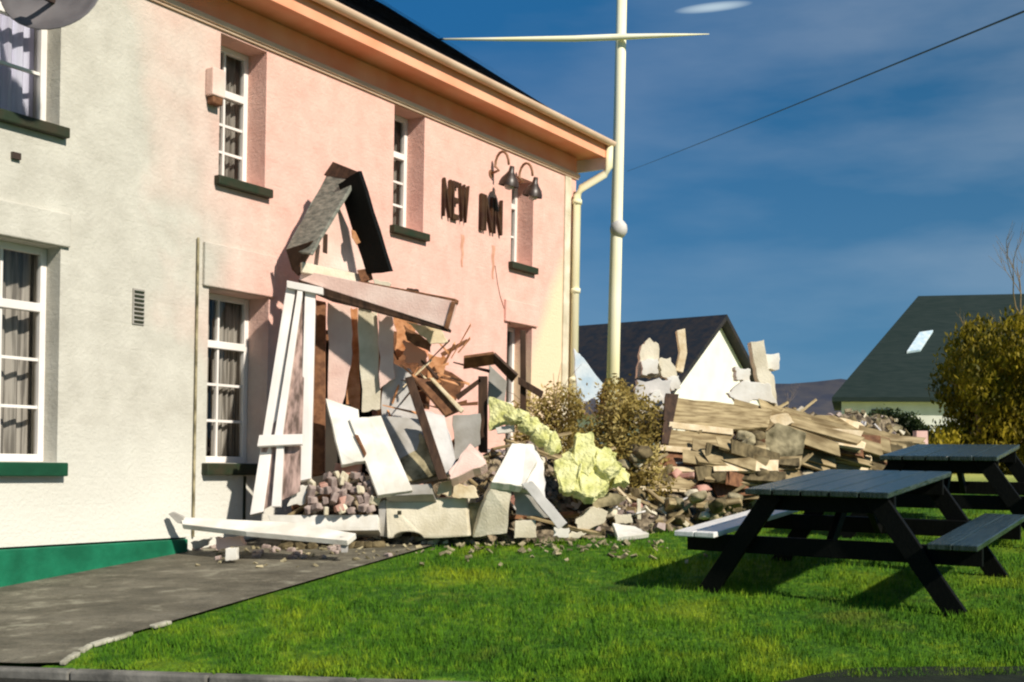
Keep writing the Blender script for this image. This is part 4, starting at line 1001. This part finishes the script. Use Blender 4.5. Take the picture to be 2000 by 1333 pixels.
# right-hand bungalow with a hipped roof
oR = at(1625, 776, 45); zb = 2.2; he_ = oR.z-zb; LR, WR = 14.0, 7.6; hr_ = at(1785, 587, 49).z-zb; hip = 3.25
hR = empty('white_bungalow', (oR.x, 45, zb), R(-16)); tag(hR, 'white bungalow with a big dark hipped roof and roof light, behind the big shrub', 'house')
MB().box(.35, LR-.35, .35, WR-.35, -1.5, he_-.02).build('wall', M['farwall'], hR)
A1, B1, C1, D1 = (0, 0, he_), (LR, 0, he_), (LR, WR, he_), (0, WR, he_); E1, F1 = (hip, WR/2, hr_), (LR-hip, WR/2, hr_)
rb_ = MB(); rb_.v = [Vector(p) for p in (A1, B1, C1, D1, E1, F1)]+[Vector(p)-Vector((0, 0, .16)) for p in (A1, B1, C1, D1)]
rb_.f = [(0, 1, 5, 4), (1, 2, 5), (2, 3, 4, 5), (3, 0, 4), (6, 9, 8, 7), (0, 6, 7, 1), (1, 7, 8, 2), (2, 8, 9, 3), (3, 9, 6, 0)]
rb_.build('roof', M['farroof'], hR)
kz = (hr_-he_)/(WR/2)
def onroof(x, y): return (x, y, he_+y*kz+.10)
sk = MB().poly([onroof(2.75, 1.55), onroof(3.25, 1.62), onroof(3.75, 2.35), onroof(3.25, 2.28)], (0, .03, -.09))
sk.build('roof_light', M['bluew'], hR)
wno = MB().box(1.45, 2.15, .31, .36, he_-1.1, he_-.45).build('window', M['void'], hR)
MB().box(1.40, 2.20, .27, .345, he_-1.18, he_-1.10).build('window_sill', M['farwall'], wno)
# back-left house with gable to the right
oL = at(1000, 775, 36)
hL = far_house('dark_roofed_house', 'dark roofed white house behind the flagpole', 'house', (-1.1, 35.8, 2.2), R(-40), 6.5, 6.2, at(1300, 800, 34).z-2.2, at(1400, 628, 34).z-2.2, 'farwall', 'farroof2')
# ------------------------------------------------------------------ hills
hb = MB(); n0 = 60
for i in range(n0+1):
    x = -500+i*1000/n0
    hh = 58+7*noise.noise(Vector((x*.008, 0, 5)))+5*noise.noise(Vector((x*.03, 0, 7)))-abs(x-230)*.02
    for (yy, zz) in ((620, -5), (700, hh*.55), (780, hh), (900, -5)): hb.v.append(Vector((x, yy+10*noise.noise(Vector((x*.02, yy, 0))), zz)))
for i in range(n0):
    for t in range(3): a = i*4+t; hb.f.append((a, a+4, a+5, a+1))
tag(hb.build('hill', M['hill'], smooth=True), kind='structure')

# ------------------------------------------------------------------ plants
def leafmat(name, c1, c2, c3):
    m = bpy.data.materials.new(name); m.use_nodes = True; t = m.node_tree; n = t.nodes; l = t.links
    p = n['Principled BSDF']; p.inputs['Roughness'].default_value = .6; p.inputs['Specular IOR Level'].default_value = .2
    g_ = n.new('ShaderNodeNewGeometry'); z = n.new('ShaderNodeTexNoise'); z.inputs['Scale'].default_value = 2.2; z.inputs['Detail'].default_value = 6
    l.new(g_.outputs['Position'], z.inputs['Vector']); c = ramp(n, l, z.outputs[0], [(.34, c1), (.5, c2), (.66, c3)]); l.new(c, p.inputs['Base Color'])
    tl = n.new('ShaderNodeBsdfTranslucent'); l.new(c, tl.inputs[0]); mx = n.new('ShaderNodeMixShader'); mx.inputs[0].default_value = .3
    l.new(p.outputs[0], mx.inputs[1]); l.new(tl.outputs[0], mx.inputs[2]); l.new(mx.outputs[0], n['Material Output'].inputs[0]); return m
M['leafy'] = leafmat('yellow_green_leaves', (.07, .07, .004), (.20, .155, .008), (.40, .31, .02))
M['leafd'] = leafmat('dark_leaves', (.010, .02, .006), (.03, .05, .012), (.07, .09, .02))
M['leafb'] = leafmat('brown_leaves', (.13, .09, .02), (.34, .26, .07), (.56, .46, .18))
def leaves(clumps, n, size, droop=0.0):
    b = MB(); tot = sum(c[3] for c in clumps)
    for (cx, cy, cz, r1, r2) in [(c[0], c[1], c[2], c[3], c[4]) for c in clumps]:
        for _ in range(int(n*r1/tot)):
            v = Vector((random.gauss(0, 1), random.gauss(0, 1), random.gauss(0, 1))).normalized()*random.uniform(.45, 1)**.5
            p = Vector((cx+v.x*r1, cy+v.y*r1, cz+v.z*r2)); p += Vector((random.gauss(0, .17), random.gauss(0, .17), random.gauss(0, .2)))*r1
            s_ = size*random.uniform(.5, 1.3); d1 = Vector((random.gauss(0, 1), random.gauss(0, 1), random.gauss(0, 1)-droop*2)).normalized(); d2 = d1.cross(Vector((random.gauss(0, 1), random.gauss(0, 1), .3))).normalized()
            n_ = len(b.v); b.v += [p-d1*s_, p+d2*s_*.4, p+d1*s_, p-d2*s_*.4]; b.f.append((n_, n_+1, n_+2, n_+3))
    return b
def bush(name, label, cat, base, clumps, n, size, m, stems, droop=0, sm='stick'):
    r_ = empty(name, base); tag(r_, label, cat)
    leaves(clumps, n, size, droop).build('crown', M[m], r_)
    tb = MB()
    for (p, h, rr) in stems:
        q_ = Vector((p[0], p[1], -.1)); path = [q_]
        tilt = Vector((p[0]*1.2+random.uniform(-.2, .2), random.uniform(-.2, .2), 0))
        for i in range(1, 6): path.append(q_+Vector((0, 0, h*i/5))+tilt*(i/5)**1.3+Vector((random.gauss(0, .03), random.gauss(0, .03), 0))*h)
        tb.tube(path, [rr*(1-.8*i/5) for i in range(6)], 6)
        for _ in range(9):
            i = random.randint(1, 4); a = path[i]; e2 = a+Vector((random.gauss(0, .25), random.gauss(0, .25), random.uniform(.1, .4)))*h*.7
            tb.tube([a, a.lerp(e2, .5)+Vector((0, 0, .04*h)), e2], [rr*.4, rr*.25, rr*.08], 5)
    tb.build('stems', M[sm], r_)
    return r_
# big yellow-green shrub on the right
bc = []
for _ in range(44):
    a = random.uniform(0, 6.28); rr = random.uniform(0, 1)**.6; zc = random.uniform(-.05, 2.05)
    prof = 1.5 if zc < 1.1 else 1.5-.6*(zc-1.1)
    bc.append((math.cos(a)*rr*prof, math.sin(a)*rr*.9, zc, random.uniform(.25, .5), random.uniform(.3, .6)))
pR = at(1985, 870, 18)
bush('large_shrub', 'big yellow green shrub at the right edge in front of the bungalow', 'shrub', (pR.x, 18, ground(pR.x, 18)), bc, 38000, .05, 'leafy', [((-.4, 0), 1.8, .05), ((0, .2), 2.1, .06), ((.4, 0), 1.9, .05)], 1.0)
# bare birch behind it, at the right edge
def baretree(name, label, base, H_, seed, m='stick', spread=.35, rr0=.09):
    random.seed(seed); r_ = empty(name, base); tag(r_, label, 'tree')
    tb = MB(); tw = MB()
    def grow(b_, p, d, l_, r0, lev):
        path = [p]; q_ = p.copy(); dd = d.copy()
        for i in range(4):
            dd = (dd+Vector((random.gauss(0, .12), random.gauss(0, .12), .06))).normalized(); q_ = q_+dd*l_/4; path.append(q_.copy())
        b_.tube(path, [r0*(1-.15*i) for i in range(5)], 5 if lev else 8)
        if lev < 4:
            for k in range(3 if lev < 3 else 4):
                i = random.randint(2, 4); nd = (dd+Vector((random.gauss(0, spread*1.6), random.gauss(0, spread*1.6), random.uniform(-.1, .5)))).normalized()
                grow(tw, path[i], nd, l_*random.uniform(.55, .75), r0*.5, lev+1)
    grow(tb, Vector((0, 0, -.1)), Vector((0, 0, 1)), H_*.42, rr0, 0)
    tb.build('trunk', M[m], r_); tw.build('branches', M[m], r_)
    return r_
M['twig'] = mat('purple_twigs', (.13, .11, .12), (.22, .17, .14), 4, .9)
p = at(1500, 800, 42); baretree('bare_tree', 'small leafless tree behind the rubble, between the two houses', (p.x, 42, 2.1), 4.2, 3, 'twig', .4, .07)
p = at(1530, 800, 46); baretree('bare_tree', 'leafless thin tree just right of the other between the houses', (p.x, 46, 2.1), 3.8, 5, 'twig', .4, .05)
p = at(2022, 700, 30); baretree('bare_tree', 'tall leafless reddish tree cut by the right edge behind the big shrub', (p.x, 30, 2.2), 7.2, 9, 'stick', .3, .10)
random.seed(21)
# brown bush behind the pole foot
p = at(1225, 900, 12.3); gz_ = ground(p.x, 12.3)
bush('brown_bush', 'dry brown bush crushed between pole and timber section', 'bush', (p.x, 12.3, gz_), [(-.02, -.3, .45, .3, .35), (.08, -.5, .5, .26, .3), (.05, -.2, .95, .28, .3), (-.12, .1, 1.15, .2, .3), (.16, -.6, .25, .26, .25)], 9000, .030, 'leafb', [((-.1, 0), 1.2, .015), ((.1, 0), 1.1, .015), ((.2, .1), 1.2, .015), ((0, .1), 1.3, .015)], 0)
p = at(1100, 860, 12.2); gz_ = ground(p.x, 12.2)
bush('dry_shrub', 'straw coloured dry shrub against the house corner', 'bush', (p.x, 12.2, gz_), [(-.1, 0, .75, .26, .34), (.16, 0, .7, .26, .28), (-.35, .1, .95, .2, .34), (.38, 0, .75, .24, .26), (0, .1, 1.15, .24, .24)], 6500, .028, 'leafb', [((-.2, 0), 1.5, .012), ((.0, 0), 1.6, .012), ((.15, .1), 1.4, .012), ((.3, .1), 1.3, .012)], 0)
# dark clipped shrub in front of bungalow
p = at(1752, 850, 20); gz_ = ground(p.x, 20)
bush('dark_shrub', 'dark round topped shrub in front of the white bungalow wall', 'shrub', (p.x, 20, gz_), [(-.2, 0, .75, .28, .17), (.12, 0, .72, .26, .17), (.36, 0, .55, .2, .2), (.4, 0, .3, .16, .2)], 4200, .04, 'leafd', [((-.1, 0), .7, .03), ((.15, 0), .6, .03)], 0)
# low hedge far behind
hc = [(x, random.uniform(-.2, .2), .25+random.uniform(0, .15), .45, .3) for x in [i*.55 for i in range(10)]]
p = at(1560, 850, 30)
bush('low_hedge', 'low dark hedge far behind the timber pile', 'hedge', (p.x, 30, ground(p.x, 30)), hc, 7000, .07, 'leafd', [((1, 0), .5, .03)], 0)
# small post by the far table
slab('marker_post', 'short pink and white post behind the rear picnic table', 'post', [(1790, 842), (1812, 842), (1814, 905), (1790, 905)], 16, .15, M['pink_t'])
# overhead wire
wr = MB(); pts = []
A_, B_ = at(1000, 330, 30), at(2060, 10, 17)
for i in range(17):
    t = i/16; q_ = A_.lerp(B_, t); q_.z -= .45*4*t*(1-t)*.5; pts.append(q_)
wr.tube([at(1405, 268, 26)+Vector((-6, 12, .9))]+[], .01) if False else None
P0, P1 = at(1225, 335, 150), at(2080, -10, 20)
pts = []
for i in range(17):
    t = i/16; q_ = P0.lerp(P1, t); q_.z -= .3*t*(1-t); pts.append(q_)
tag(MB().tube(pts, .020, 6).build('overhead_wire', M['cable']), 'single dark overhead wire crossing the sky at upper right', 'wire')
